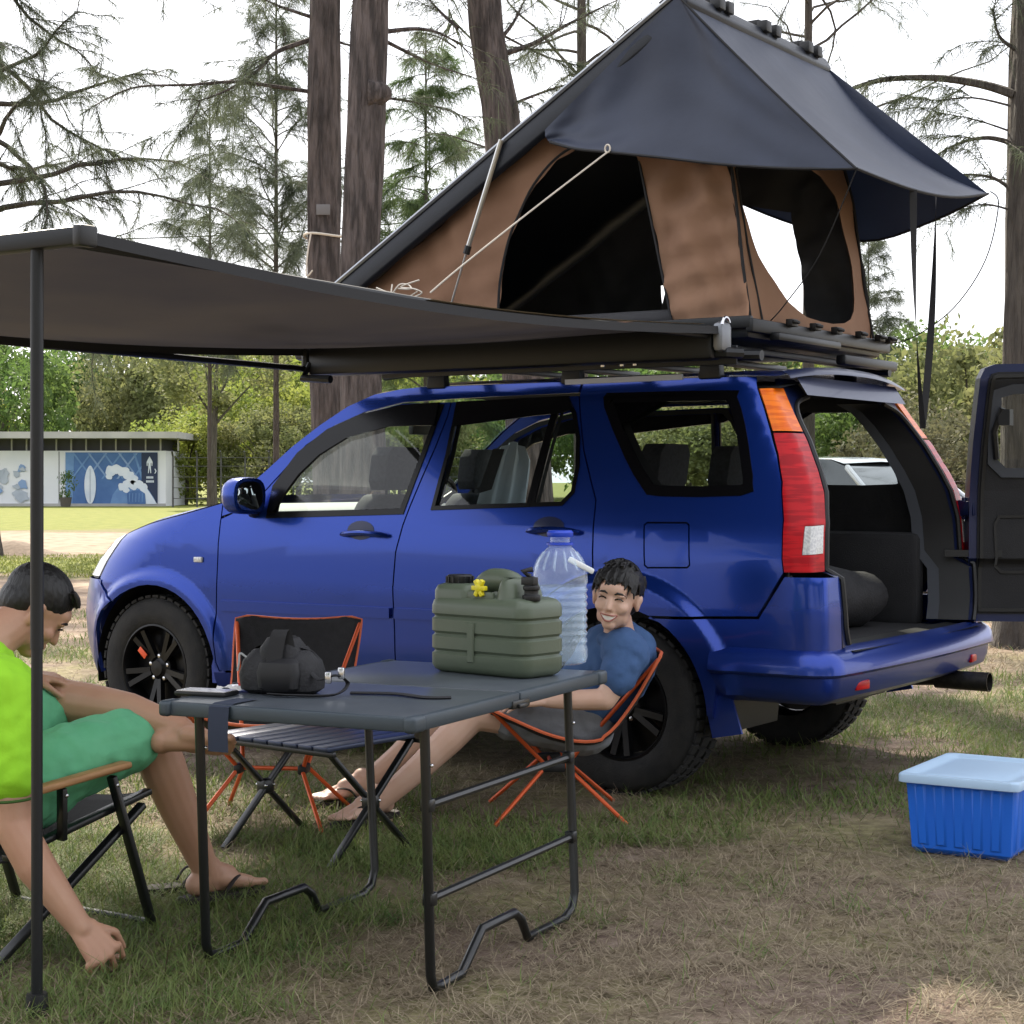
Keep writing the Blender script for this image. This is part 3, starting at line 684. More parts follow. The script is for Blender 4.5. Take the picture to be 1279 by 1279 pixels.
# ---- tailgate, swung open on its right-hand hinges
HS, HW, AL = -.79, -.735, R(121)
e1 = Vector((-math.sin(AL), math.cos(AL), 0)); e2 = Vector((-math.cos(AL), -math.sin(AL), 0))
def gate(q, z, o):
    lean = max(0, (lerp_tab(z, *RZ)+.90))*.55
    p = Vector((HS-.03, HW-.03, 0))+e1*q-e2*(lean+o); return (p.x, p.y, z)
def gp(name, m, parent, outer, holes=(), off=0, flange=.02, inset=0):
    return panel(name, m, parent, outer, holes, off=off, flange=flange, inset=inset, fn=gate)
GO = smooth_poly([(.015, .64), (.015, 1.2), (.025, 1.60), (.05, 1.735), (.2, 1.752), (.7, 1.765), (1.2, 1.752), (1.35, 1.72), (1.40, 1.5), (1.44, 1.1), (1.44, .64), (1.40, .615), (.05, .615)], 2)
GW = smooth_poly([(.115, 1.33), (.108, 1.45), (.115, 1.58), (.17, 1.632), (.7, 1.645), (1.20, 1.632), (1.28, 1.56), (1.31, 1.38), (1.27, 1.30), (.7, 1.285), (.16, 1.288)], 2)
tg = gp('tailgate', PAINT, car, GO, [GW], off=-.07, flange=0)
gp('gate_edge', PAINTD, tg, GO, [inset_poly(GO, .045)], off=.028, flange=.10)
gp('gate_lining', TRIM, tg, inset_poly(GO, .035), [inset_poly(GW, -.01)], off=.036, flange=.03)
GR = [(.13, .86), (.12, 1.05), (.14, 1.09), (.70, 1.10), (1.2, 1.09), (1.22, .86), (1.18, .83), (.16, .83)]
gp('lining_recess', BLACKP, tg, GR, [inset_poly(GR, .012)], off=.042, flange=.02)
gp('gate_window', GLASSD, tg, inset_poly(GW, -.01), off=-.03, flange=0)
gp('gate_window_frame', GREYT, tg, inset_poly(GW, -.03), [inset_poly(GW, .012)], off=.045, flange=.05)
gp('gate_seal', BLACKP, tg, inset_poly(GO, .045), [inset_poly(GO, .060)], off=.046, flange=.02)
b = MB(); b.tube([gate(.12, 1.34, .055), gate(.10, 1.46, .06), gate(.13, 1.56, .055)], .014, 6).box(gate(.145, 1.52, .06), (.05, .05, .07)); b.build('wiper_motor', BLACKP, tg)
for z in (1.12, .74):
    b = MB(); b.bar((HS-.025, HW-.03, z), (HS-.05, HW-.02, z), .05, .075).bar((HS-.04, HW-.02, z), gate(.05, z, .02), .045, .065); b.tube([(HS-.045, HW-.02, z-.05), (HS-.045, HW-.02, z+.05)], .014, 8); b.build('hinge', PAINTD, tg, bevel=.006)
b = MB(); b.bar((HS+.02, HW+.06, .92), gate(.16, .92, .03), .02, .03); b.build('check_strap', BLACKP, tg)
# ---------------------------------------------------------------- roof rack, roof-top tent and awning (car axes: s forward, w left, z up)
ALU = mat('black_aluminium', (.008, .009, .011), .45, .2)
ALUG = mat('grey_cast_metal', (.20, .21, .23), .45, .6)
FLYM = mat('navy_fly_cloth', (.015, .022, .046), .5, c2=(.021, .030, .060), scale=3, bump=.35, bscale=7, transl=.12)
CANV = mat('brown_canvas', (.35, .195, .122), .9, c2=(.43, .25, .160), scale=2.2, bump=.35, bscale=14, transl=.35)
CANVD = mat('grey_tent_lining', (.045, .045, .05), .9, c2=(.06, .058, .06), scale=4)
SHELL = mat('black_tent_shell', (.010, .013, .021), .45, .1, bump=.1, bscale=200)
ROPEM = mat('white_rope', (.62, .56, .48), .8)
WEB = mat('black_webbing', (.012, .012, .014), .8)
STEEL = mat('strut_steel', (.55, .54, .52), .3, .9)
rack = thing('roof_rack', 'black flat roof rack bolted across the blue SUV under the tent', 'roof rack', CARLOC, CARRZ)
for w_ in (.66, -.66): MB().tube([(-.52, w_, 1.735), (-.3, w_, 1.745), (1.0, w_, 1.745), (1.35, w_, 1.715)], .022, 8).build('side_rail', ALU, rack)
for s in (-.35, .05, .45, .85, 1.2):
    MB().bar((s, -.74, 1.772), (s, .80, 1.772), .05, .028).build('crossbar', ALU, rack, bevel=.006)
for w_ in (.745, -.745): MB().box((.42, w_, 1.735), (1.75, .012, .075)).build('side_plate', ALU, rack, bevel=.003)
for s in (-.3, .35, 1.05):
    for w_ in (.66, -.66): MB().box((s, w_, 1.70), (.10, .05, .10), taper=.8).build('foot', ALU, rack, bevel=.008)
MB().bar((.34, .735, 1.652), (-.21, .735, 1.656), .012, .022).build('gutter_strip', mat('grey_strip', (.42, .44, .50), .35, .4), rack)
for s in (.12, .03, -.03): MB().box((s, .80, 1.715), (.018, .012, .024)).build('bracket_bolt', CHROME, rack, bevel=.003)

tent = thing('rooftop_tent', 'wedge-shaped rooftop tent with brown canvas walls and navy fly on the SUV', 'tent', CARLOC, CARRZ)
TB = 1.80                                    # underside of the base
# base tray
MB().box((.72, -.03, TB+.045), (2.36, 1.36, .08)).build('base_tray', SHELL, tent, bevel=.02)
MB().box((.72, .665, TB+.068), (2.40, .035, .05)).build('base_rail', ALU, tent, bevel=.008)
MB().box((.72, -.725, TB+.068), (2.40, .035, .05)).build('base_rail', ALU, tent, bevel=.008)
MB().box((-.475, -.03, TB+.055), (.035, 1.42, .055)).build('base_rail', ALU, tent, bevel=.008)
MB().box((-.50, .2, TB+.020), (.05, .62, .035)).build('base_tube', ALU, tent, bevel=.012)
MB().box((-.50, -.45, TB-.035), (.05, .60, .045)).build('base_tube', ALU, tent, bevel=.012)
for w_ in (.35, .12, -.1, -.36, -.58, -.70):
    b = MB(); b.box((-.505, w_, TB+.085), (.03, .06, .03)).tube([(-.52, w_-.03, TB+.09), (-.535, w_, TB+.085), (-.52, w_+.03, TB+.09)], .008, 6); b.build('latch', BLACKP, tent, bevel=.004)
# lid, hinged at the front
LA = Vector((1.93, 0, 1.915)); LB = Vector((-.155, 0, 3.165)); ld = (LB-LA).normalized(); ln = Vector((-ld.z, 0, ld.x))
if ln.z < 0: ln = -ln
def lid(t, w_, o): p = LA+(LB-LA)*t+ln*o; return (p.x, w_, p.z)
lo = MB().loft([[lid(t, .665, -.075), lid(t, .690, -.06), lid(t, .690, .02), lid(t, .66, .045), lid(t, -.72, .045), lid(t, -.75, .02), lid(t, -.75, -.06), lid(t, -.725, -.075), lid(t, -.70, -.01), lid(t, .64, -.01)] for t in (0, .01, .99, 1.0)]).build('lid', SHELL, tent, bevel=.006)
MB().tube([lid(0, .69, .03), lid(1, .69, .03)], .011, 6).build('lid_edge_highlight', mat('edge_highlight', (.30, .32, .35), .35, .8), lo)  # pale tube standing in for the light caught along the lid edge
MB().loft([[lid(1.0, w_, -.05), lid(1.018, w_, -.02), lid(1.018, w_, .04), lid(1.0, w_, .06), lid(.97, w_, .06)] for w_ in (.68, .2, -.3, -.74)]).build('lid_end_cap', SHELL, lo, bevel=.008)
for w_ in (.38, .30, -.06, -.16, -.50, -.60):
    b = MB(); b.box(lid(1.022, w_, .035), (.05, .055, .05)); b.box(lid(1.01, w_, .075), (.06, .035, .03)); b.build('lid_clamp', BLACKP, lo, bevel=.006)
MB().tube([lid(.96, .60, .075), lid(.97, .2, .085), lid(.97, -.68, .085)], .014, 6).build('lid_crossbar', ALU, lo)
# canvas walls
def wallside(w0):
    def fn(s, z, o): 
        k = 1.9 if s < -.05 else .7       # the loose panel beside the door hangs in creases
        wr = .009*math.sin(26*(s*.9+z*.35)+2.2*math.sin(5*z+3*s))+.006*math.sin(19*z-31*s+2*math.sin(9*s))+.004*math.sin(47*z+11*s)
        return (s, w0-o+.012*math.sin(s*9+z*5)*math.sin(3*z)+k*wr, z)
    return fn
zl = lambda s, d=.07: LA.z+(LA.x-s)*(LB.z-LA.z)/(LA.x-LB.x)-d
DOOR = [(.765, 1.915), (.755, 2.10), (.71, 2.28), (.655, 2.39), (.58, 2.51), (.47, 2.61), (.35, 2.655), (.10, 2.66), (.06, 2.56), (-.02, 2.21), (-.092, 1.898)]
sidew = [(1.86, 1.88), (-.455, 1.868), (-.345, 2.51), (-.17, zl(-.17, .11)), (.4, zl(.4, .05)), (1.2, zl(1.2, .05)), (1.80, zl(1.80, .04))]
gp_ = lambda name, m, par, outer, holes, fn, side=1: panel(name, m, par, outer, holes, off=0, inset=0, flange=0, step=.03, fn=fn)
gp_('canvas_wall', CANV, tent, sidew, [DOOR], wallside(.605))
RWIN = [(.40, 2.62), (.05, 2.60), (.02, 2.35), (.04, 2.12), (.16, 1.99), (.40, 1.96), (.55, 2.0), (.66, 2.12), (.66, 2.40), (.60, 2.58)]
RWIN = [(.24, 2.56), (-.035, 2.50), (-.075, 2.20), (-.122, 1.985), (.02, 2.02), (.10, 2.10), (.17, 2.28), (.60, 2.20), (.66, 2.10), (.60, 2.03), (.40, 2.0), (.30, 2.04), (.24, 2.16)]
RW1 = [(.245, 2.56), (-.035, 2.50), (-.122, 2.00), (.0, 2.01), (.08, 2.10), (.165, 2.28)]
RW2 = [(.66, 2.20), (.60, 2.20), (.575, 2.06), (.64, 2.05)]
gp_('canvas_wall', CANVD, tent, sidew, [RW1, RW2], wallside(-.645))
# inner lining of the near wall so that it reads dark from within
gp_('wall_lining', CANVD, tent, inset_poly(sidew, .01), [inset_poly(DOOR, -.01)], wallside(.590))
def rearw(w_, z, o):
    s = lerp_tab(z, [1.85, 2.51, 3.2], [-.455, -.345, -.145]); return (s+o+.008*math.sin(w_*11+z*4)+.003*math.sin(23*z+17*w_+2*math.sin(6*w_)), w_, z)
RWALL = [(.60, 1.868), (.60, 2.51), (.60, 3.06), (-.645, 3.04), (-.645, 2.5), (-.645, 1.868)]
WIN = smooth_poly([(.555, 2.62), (.535, 2.42), (.475, 2.24), (.38, 2.09), (.24, 1.985), (.05, 1.938), (-.20, 1.925), (-.40, 1.96), (-.505, 2.06), (-.515, 2.2), (-.46, 2.42), (-.36, 2.60), (.1, 2.66), (.555, 2.62)], 2)[:-1]
gp_('canvas_wall', CANV, tent, RWALL, [WIN], rearw)
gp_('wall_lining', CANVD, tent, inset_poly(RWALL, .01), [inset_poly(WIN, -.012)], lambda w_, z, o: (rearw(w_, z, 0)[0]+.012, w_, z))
# dark edging along the rear corners and window
for w_ in (.602, -.647, ): MB().tube([rearw(w_, z, -.004) for z in (1.87, 2.1, 2.3, 2.51, 2.8, 3.04)], .007, 5).build('corner_piping', WEB, tent)
MB().tube([rearw(.50-.06*k, z, -.004) for k, z in ((0, 1.87), (-.5, 2.2), (-1, 2.5))], .005, 5).build('seam', WEB, tent)
MB().tube([(p[0], .612, p[1]) for p in [(.06, 2.56), (-.02, 2.21), (-.092, 1.898)]], .006, 5).build('zip', WEB, tent)
MB().tube([(p.x, .612, p.y) for p in curve([(x, y, 0) for x, y in DOOR[:8]], 4)], .006, 5).build('zip', WEB, tent)
# mattress, window ledge and rolled panel inside
MB().box((.70, -.02, 1.915), (2.1, 1.18, .07)).build('mattress', CANVD, tent, bevel=.03)
gp_('hanging_panel', CANVD, tent, [(.30, 1.94), (.62, 1.94), (.50, 2.30), (.22, 2.42)], [], lambda s, z, o: (s, -.52+.10*(z-1.9), z))
# fly sheet
P0, P1, C1 = Vector((.47, .695, 2.72)), Vector((-.165, .69, 3.19)), Vector((-.975, .80, 2.40))
Q0, Q1, C2 = Vector((.47, -.755, 2.72)), Vector((-.165, -.75, 3.19)), Vector((-.975, -.66, 2.505))
hemL = [Vector((.44, .70, 2.665)), Vector((.28, .755, 2.612)), Vector((.095, .80, 2.572)), Vector((-.15, .80, 2.525)), Vector((-.41, .80, 2.473)), Vector((-.70, .80, 2.428)), C1]
def hem(tab, t):
    c = curve(tab, 6); k = t*(len(c)-1); i = min(int(k), len(c)-2); return c[i].lerp(c[i+1], k-i)
def fly_left(i, j):                         # i along the hem from lid to corner, j from top to hem
    top = P0.lerp(P1, min(1, i*1.35)) if i < .74 else P1
    h_ = hem(hemL, i); p = top.lerp(h_, j); p = p+Vector((0, -.05*math.sin(math.pi*j)*math.sin(math.pi*min(1, i*1.1)), -.012*math.sin(math.pi*j)))
    p.y += .010*math.sin(i*22+j*5)*j*(1-j)*3+.005*math.sin(9*i-16*j+3*math.sin(8*i))*j; return tuple(p)
MB().grid(fly_left, 44, 26).build('fly_side', FLYM, tent)
def fly_rear(i, j):                         # i across, j down
    top = P1.lerp(Q1, i); b_ = C1.lerp(C2, i)+Vector((-.03*math.sin(math.pi*i), 0, -.055*math.sin(math.pi*i)))
    p = top.lerp(b_, j); p += Vector((.035, 0, -.07))*math.sin(math.pi*j); p.z += .008*math.sin(i*14+3*j)*math.sin(math.pi*j); return tuple(p)
MB().grid(fly_rear, 22, 14).build('fly_rear', FLYM, tent)
hemR = [Vector((.44, -.765, 2.665)), Vector((.1, -.84, 2.50)), Vector((-.337, -.80, 2.36)), Vector((-.70, -.74, 2.42)), C2]
def fly_right(i, j):
    top = Q0.lerp(Q1, min(1, i*1.35)) if i < .74 else Q1
    p = top.lerp(hem(hemR, i), j); p.y += .05*math.sin(math.pi*j)*math.sin(math.pi*i); return tuple(p)
MB().grid(fly_right, 20, 12).build('fly_side', FLYM, tent)
MB().tube([tuple(p) for p in curve(hemL, 5)], .006, 5).tube([fly_rear(i/16, 1) for i in range(17)], .006, 5).tube([tuple(p) for p in curve(hemR, 5)], .006, 5).build('fly_hem', WEB, tent)
MB().tube([tuple(P1.lerp(C1, t)+Vector((.0, .004, -.012*math.sin(3.14*t)))) for t in [i/8 for i in range(9)]], .005, 5).build('fly_seam', WEB, tent)
# one hanging strap, looped: two runs that meet at the bottom
ends = [Vector(fly_rear((.80-w_)/1.46, 1)) for w_ in (.30, .06)]
low = (ends[0]+ends[1])/2+Vector((.02, -.03, -.94))
for q, e_ in enumerate(ends):
    S_ = []
    for k in range(17):
        t = k/16; tw = .5+2.4*t+q*1.3; c = e_.lerp(low, t)+Vector((0, (.05 if q == 0 else -.05)*math.sin(math.pi*t)*.6, 0)); d = Vector((math.cos(tw), math.sin(tw), 0))*.0145
        S_.append([tuple(c-d), tuple(c+d)])
    MB().loft(S_, False, False).build('hanging_strap', WEB, tent, fix=False)
# gas strut and its clevis
b = MB(); b.tube([(.684, .705, 2.70), (.86, .705, 2.245)], .011, 8); st_ = b.build('gas_strut', STEEL, tent)
MB().tube([(.855, .705, 2.26), (.868, .705, 2.225)], .015, 8).build('strut_collar', BLACKP, st_)
MB().tube([(.865, .705, 2.235), (1.0, .69, 1.90)], .005, 6).build('strut_rod', STEEL, st_)
# guy ropes
def rope(name, pts, r=.0038, lab=None):
    o = MB().tube([tuple(p) for p in curve(pts, 8)], r, 5).build(name, ROPEM, tent); return o
rope('guy_rope', [(.095, .805, 2.572), (.30, 1.02, 2.34), (.52, 1.22, 2.10), (.62, 1.30, 1.99)])
MB().tube([(.095+.012*math.cos(a), .806, 2.585+.016*math.sin(a)) for a in [i*.6 for i in range(16)]], .004, 5).build('rope_knot', ROPEM, tent)
rng_ = random.Random(3)
for k in range(4):
    c = Vector((.70+.05*k, 1.30, 1.985)); b = MB()
    b.tube([tuple(p) for p in curve([c+Vector((rng_.uniform(-.05, .09), rng_.uniform(-.02, .02), rng_.uniform(-.02, .07-.015*k))) for _ in range(6)], 6)], .0034, 5); b.build('rope_tangle', ROPEM, tent)
MB().tube([tuple(p) for p in curve([C1, (-.80, .74, 2.10), (-.62, .66, 1.93), (-.53, .60, 1.875)], 6)], .003, 4).build('guy_rope', WEB, tent)
MB().tube([tuple(p) for p in curve([C2+Vector((-.01, 0, .01)), C2+Vector((-.04, -.02, -.05)), (-.95, -.70, 2.22), (-.80, -.72, 2.02), (-.62, -.72, 1.90), (-.50, -.72, 1.87)], 6)], .0028, 4).build('guy_rope', WEB, tent)

# ---- awning pulled out to the left of the car
awn = thing('car_awning', 'dark pull-out awning stretched from the SUV roof to two slim poles', 'awning', CARLOC, CARRZ)
AWF = mat('awning_cloth', (.022, .020, .024), .85, c2=(.034, .029, .028), scale=1.5, bump=.15, bscale=6, transl=.30)
CREAM = mat('cream_tape', (.55, .48, .38), .85)
A0, A1 = -.44, 1.60
MB().box((.58, .86, 1.775), (2.02, .105, .13)).build('awning_case', ALU, awn, bevel=.02)
MB().box((-.452, .865, 1.795), (.05, .085, .115)).build('case_end_cap', ALUG, awn, bevel=.02)
MB().box((1.61, .86, 1.79), (.04, .115, .11)).build('case_end_cap', BLACKP, awn, bevel=.02)
MB().tube([(-.50, .80, 1.735), (-.47, .86, 1.735), (-.30, .88, 1.74), (-.1, .86, 1.74)], .022, 8).build('case_bracket', ALU, awn)
MB().tube([(-.475+.0*k, .88+.03*math.cos(k), 1.84+.03*math.sin(k)) for k in [i*.4 for i in range(8)]], .006, 6).build('tie_ring', CHROME, awn)
WP = 4.12
def awz(w_): return 1.815+(1.805-1.815)*(w_-.9)/(WP-.9)
def sheet(i, j):
    w_ = .90+(WP-.92)*i; s = A0-.015+(A1-A0+.03)*j
    sag = -.055*math.sin(math.pi*i)-.035*math.sin(math.pi*j)*math.sin(math.pi*i)-.012*math.sin(math.pi*j)
    return (s+.02*math.sin(math.pi*i)*(1 if j < .5 else -1), w_, awz(w_)+.018+sag+.004*math.sin(i*31+j*7)*math.sin(math.pi*j))
MB().grid(sheet, 40, 22).build('awning_sheet', AWF, awn)
MB().loft([[tuple(Vector(sheet(i/30, 0))+Vector((0, 0, .002))), tuple(Vector(sheet(i/30, 0))+Vector((-.004, 0, -.028)))] for i in range(31)], False, False).build('sheet_hem', WEB, awn, fix=False)
MB().loft([[tuple(Vector(sheet(i/30, 0))+Vector((-.002, 0, .010))), tuple(Vector(sheet(i/30, 0))+Vector((.03, 0, .008)))] for i in range(1, 18)], False, False).build('sheet_tape', CREAM, awn, fix=False)
MB().loft([[tuple(Vector(sheet(i/30, 1))+Vector((0, 0, .002))), tuple(Vector(sheet(i/30, 1))+Vector((.004, 0, -.03)))] for i in range(31)], False, False).build('sheet_hem', WEB, awn, fix=False)
MB().box(((A0+A1)/2, WP, 1.805), (A1-A0+.10, .048, .042)).build('front_beam', ALU, awn, bevel=.006)
for s in (A0-.05, A1+.05): MB().box((s, WP, 1.805), (.03, .056, .05)).build('beam_cap', BLACKP, awn, bevel=.008)
MB().tube([(A1, .90, 1.742), (A1+.02, 2.5, 1.755), (A1, WP, 1.795)], .014, 8).build('spreader_arm', ALU, awn)
MB().tube([(A0+.03, .90, 1.80), (A0+.04, 2.5, 1.775), (A0+.03, WP, 1.80)], .012, 8).build('spreader_arm', ALU, awn)
b = MB(); b.tube([(A1-.02, .90, 1.765), (A1, .93, 1.70), (A1-.16, .93, 1.69)], .018, 8); b.build('arm_knuckle', ALU, awn)
for s in (-.328, 1.48):
    q = MB(); q.tube([(s, WP, 0.0), (s, WP, .9)], .0135, 12); pl = q.build('pole', ALU, awn)
    MB().tube([(s, WP, .85), (s, WP, 1.785)], .0155, 12).build('pole_sleeve', ALU, pl)
    MB().tube([(s, WP, -.01), (s, WP, .045)], [.03, .024], 10).build('pole_foot', BLACKP, pl)
# ---------------------------------------------------------------- camp furniture and the things on it
TUBE = mat('black_tube', (.006, .007, .008), .38, .1, coat=.15)
TTOP = mat('slate_table_top', (.062, .072, .085), .30, c2=(.078, .090, .104), scale=6, bump=.06, bscale=90)
TEDGE = mat('slate_table_edge', (.040, .055, .070), .45, .2)
ORTUBE = mat('orange_tube', (.62, .10, .025), .35, .3)
BLKC = mat('black_chair_cloth', (.008, .008, .010), .85, c2=(.013, .013, .016), scale=40, bump=.2, bscale=160)
WOODA = mat('wood_armrest', (.42, .23, .10), .5, c2=(.30, .15, .06), scale=6, stretch=(1, 14, 14))
PIPE = mat('orange_piping', (.62, .13, .05), .6)
# ---- folding table
TZ = .69; TA = gnd(518, 897, TZ); tv = Vector((.438, .899, 0)); tu = Vector((-.899, .438, 0))
trz = math.atan2(tv.y, tv.x)                 # local x = tv, local y = tu
table = thing('folding_table', 'slate-blue folding camp table with black tube legs and a jerrycan on it', 'table', (TA.x, TA.y, 0), trz)
for k in range(2):
    x0, x1 = (0, .562) if k == 0 else (.568, 1.13)
    MB().box(((x0+x1)/2, .365, TZ-.008), (x1-x0-.012, .70, .016)).build('top_panel', TTOP, table, bevel=.004)
    e = MB()
    for y in (.0125, .7175): e.box(((x0+x1)/2, y, TZ-.018), (x1-x0, .025, .036))
    e.box(((x0 if k == 0 else x1)+(.0125 if k == 0 else -.0125), .365, TZ-.018), (.025, .73, .0359))
    e.build('edge_frame', TEDGE, table, bevel=.006)
for y in (.0, .73):
    for x in (.02, 1.11): MB().box((x, y+(.012 if y == 0 else -.012), TZ-.0175), (.06, .034, .040)).build('corner_cap', TEDGE, table, bevel=.010, seg=3)
MB().box((.565, .004, TZ-.030), (.10, .016, .022)).box((.565, -.006, TZ-.035), (.05, .012, .012)).build('folding_catch', TUBE, table, bevel=.003)
for y in (.035, .695):
    fx, bx = .14, .99
    pts = [(fx-.03, y, TZ-.035), (fx+.0, y, .05), (fx+.012, y, .018), (fx+.045, y, .012), (fx+.16, y, .014), (fx+.22, y, .06), (fx+.27, y, .10), (fx+.46, y, .10), (fx+.50, y, .075), (fx+.54, y, .016), (bx-.07, y, .012), (bx-.02, y, .03), (bx, y, .075), (bx-.05, y, TZ-.035)]
    lf = MB().tube([tuple(p) for p in pts], .0125, 10).build('leg_frame', TUBE, table, auto=60)
    for z in ((.463, .235) if y < .1 else ()):
        g = lambda x: fx-.03*(z/.65)*1 if x == 0 else bx-.05*(z/.65)
        MB().tube([(g(0), y, z), (g(1), y, z)], .0105, 8).build('crossbar', TUBE, lf)
        for x in (g(0)+.008, g(1)-.008): MB().box((x, y, z), (.03, .03, .034)).build('crossbar_joint', TUBE, lf, bevel=.006)
    for x in (fx-.02, bx-.04): MB().ball((x, y-.014, TZ-.13), .005, 8, 5).build('rivet', CHROME, lf)
MB().tube([(.12, .06, TZ-.06), (.45, .20, TZ-.05)], .009, 6).tube([(.12, .67, TZ-.06), (.45, .55, TZ-.05)], .009, 6).build('leg_brace', TUBE, table)
# ---- things on the table
CANG = mat('olive_plastic', (.092, .115, .078), .42, c2=(.080, .102, .068), scale=5, bump=.05, bscale=200)
cn = Vector((.015, 4.884)); cd_ = Vector((-.75, .66)).normalized(); cp_ = Vector((.66, .75)).normalized()
cc = cn+cd_*.19+cp_*.095; crz = math.atan2(-cd_.y, -cd_.x)
can = thing('jerrycan', 'olive green ribbed water jerrycan with black caps and a yellow tap wrench', 'jerrycan', (cc.x, cc.y, TZ), crz)   # local x to its right end, -y to the camera
def rrect(x0, x1, y0, y1, r, z, n=5):
    out = []
    for cx_, cy_, a0 in ((x1-r, y1-r, 0), (x0+r, y1-r, 90), (x0+r, y0+r, 180), (x1-r, y0+r, 270)):
        out += [(cx_+r*math.cos(R(a0+90*i/n)), cy_+r*math.sin(R(a0+90*i/n)), z) for i in range(n+1)]
    return out
prof_ = [(0.0, .022), (.008, .008), (.022, .0)]
for zc in (.062, .112, .162): prof_ += [(zc-.008, 0), (zc-.004, .005), (zc, .007), (zc+.004, .005), (zc+.008, 0)]
prof_ += [(.192, .0), (.206, .004), (.217, .014), (.222, .030)]
MB().loft([rrect(-.19+i_, .19-i_, -.095+i_, .095-i_, max(.012, .042-i_*.6), z) for z, i_ in prof_]).build('can_body', CANG, can, auto=50)
b = MB(); b.loft([rrect(-.19+.03+.1*k, -.19+.03+.1*k+.002, -.05, .05, .001, .22) for k in (0, 1)]) if False else None
# raised shoulder with the handle recess
MB().loft([rrect(-.185+i_, -.035-i_*.3, -.085+i_, .085-i_, .03, z) for z, i_ in ((.205, .002), (.235, .002), (.25, .008), (.256, .022))]).build('can_shoulder', CANG, can, auto=50)
MB().loft([rrect(.055+i_*.4, .128-i_, -.080+i_, .080-i_, .028, z) for z, i_ in ((.205, .0), (.240, .006), (.262, .012), (.274, .020), (.278, .032))]).build('can_shoulder', CANG, can, auto=50)
MB().tube([tuple(p) for p in curve([(-.06, 0, .235), (-.03, 0, .262), (.01, 0, .268), (.06, 0, .262), (.10, 0, .235)], 5)], [.028]*21, 12, flat=1.2).build('can_handle', CANG, can)
MB().box((-.005, -.070, .222), (.12, .01, .03)).build('recess_lip', CANG, can, bevel=.004)
MB().lathe([(.036, 0), (.038, .004), (.038, .022), (.034, .026), (.001, .026)], 28, Matrix.Translation((-.125, -.02, .254))).build('cap', BLACKP, can)
for k in range(14):
    a = 2*math.pi*k/14; MB().box((-.125+.039*math.cos(a), -.02+.039*math.sin(a), .266), (.005, .005, .018)).build('cap_grip', BLACKP, can)
b = MB(); MY = Matrix.Translation((.005, -.078, .248)) @ Matrix.Rotation(R(90), 4, 'X')
b.lathe([(.012, -.008), (.014, 0), (.012, .008), (.001, .009)], 12, MY)
for k in range(6):
    a = 2*math.pi*k/6; p = MY @ Vector((.026*math.cos(a), .026*math.sin(a), 0)); q = MY @ Vector((.006*math.cos(a), .006*math.sin(a), 0)); b.bar(q, p, .013, .014, up=(0, 1, 0))
b.build('tap_wrench', mat('yellow_plastic', (.72, .62, .02), .4), can, bevel=.002)
b = MB(); b.lathe([(.024, 0), (.026, .004), (.026, .016), (.020, .018), (.020, .03), (.024, .032), (.024, .042), (.012, .046), (.012, .068), (.001, .07)], 20, Matrix.Translation((.160, -.03, .216))); b.box((.155, -.032, .272), (.045, .022, .022)); b.tube([(.155, -.03, .285), (.145, -.05, .30), (.165, -.03, .305)], .008, 6)
b.build('spigot', BLACKP, can, bevel=.001)
b = MB(); b.loft([[(-.012+x, -.0965-o*.004, z) for x, z in ((-.012+i_, .035+i_), (.012-i_, .035+i_), (.014-i_, .12), (.016-i_, .150-i_), (-.016+i_, .150-i_), (-.014+i_, .12))] for o, i_ in ((0, 0), (1, .003))]); b.build('level_window', CANG, can)
# water bottle
WB = glass_mat('bottle_plastic', (.92, .95, .97), 1.34, milk=.09); WATER = glass_mat('bottle_water', (.88, .94, .98), 1.2, milk=.08)
bx_, by_ = .125, 5.33
bot = thing('water_bottle', 'large clear ribbed water bottle with blue cap and white handle behind the jerrycan', 'bottle', (bx_, by_, TZ), 0)
pr = [(.06, 0), (.078, .006), (.083, .02), (.083, .04)]
for k in range(9): z = .05+k*.022; pr += [(.083, z), (.079, z+.008), (.079, z+.012), (.083, z+.019)]
pr += [(.084, .26), (.080, .285), (.068, .315), (.050, .340), (.034, .356), (.030, .362), (.030, .385)]
MB().lathe(pr, 32, caps=False).build('bottle_body', WB, bot)
MB().lathe([(r*.965, z+.002) for r, z in pr if z < .235]+[(.001, .236)], 32, caps=False).build('water', WATER, bot)
BLUEC = mat('blue_cap', (.015, .06, .55), .35)
MB().lathe([(.037, .384), (.040, .388), (.040, .398), (.036, .402), (.036, .404), (.001, .405)], 28).build('cap', BLUEC, bot)
MB().lathe([(.034, .358), (.041, .360), (.041, .366), (.034, .368)], 28, caps=False).build('neck_ring', BLUEC, bot)
MB().box((.062, -.045, .300), (.085, .02, .017), Matrix.Rotation(R(28), 3, 'Y')).build('carry_handle', mat('white_plastic', (.75, .77, .78), .4), bot, bevel=.005)
for k in range(14):
    a = 2*math.pi*k/14; MB().tube([(r*math.cos(a), r*math.sin(a), z) for r, z in ((.081, .285), (.069, .315), (.051, .340))], .0022, 4).build('shoulder_rib', WB, bot)
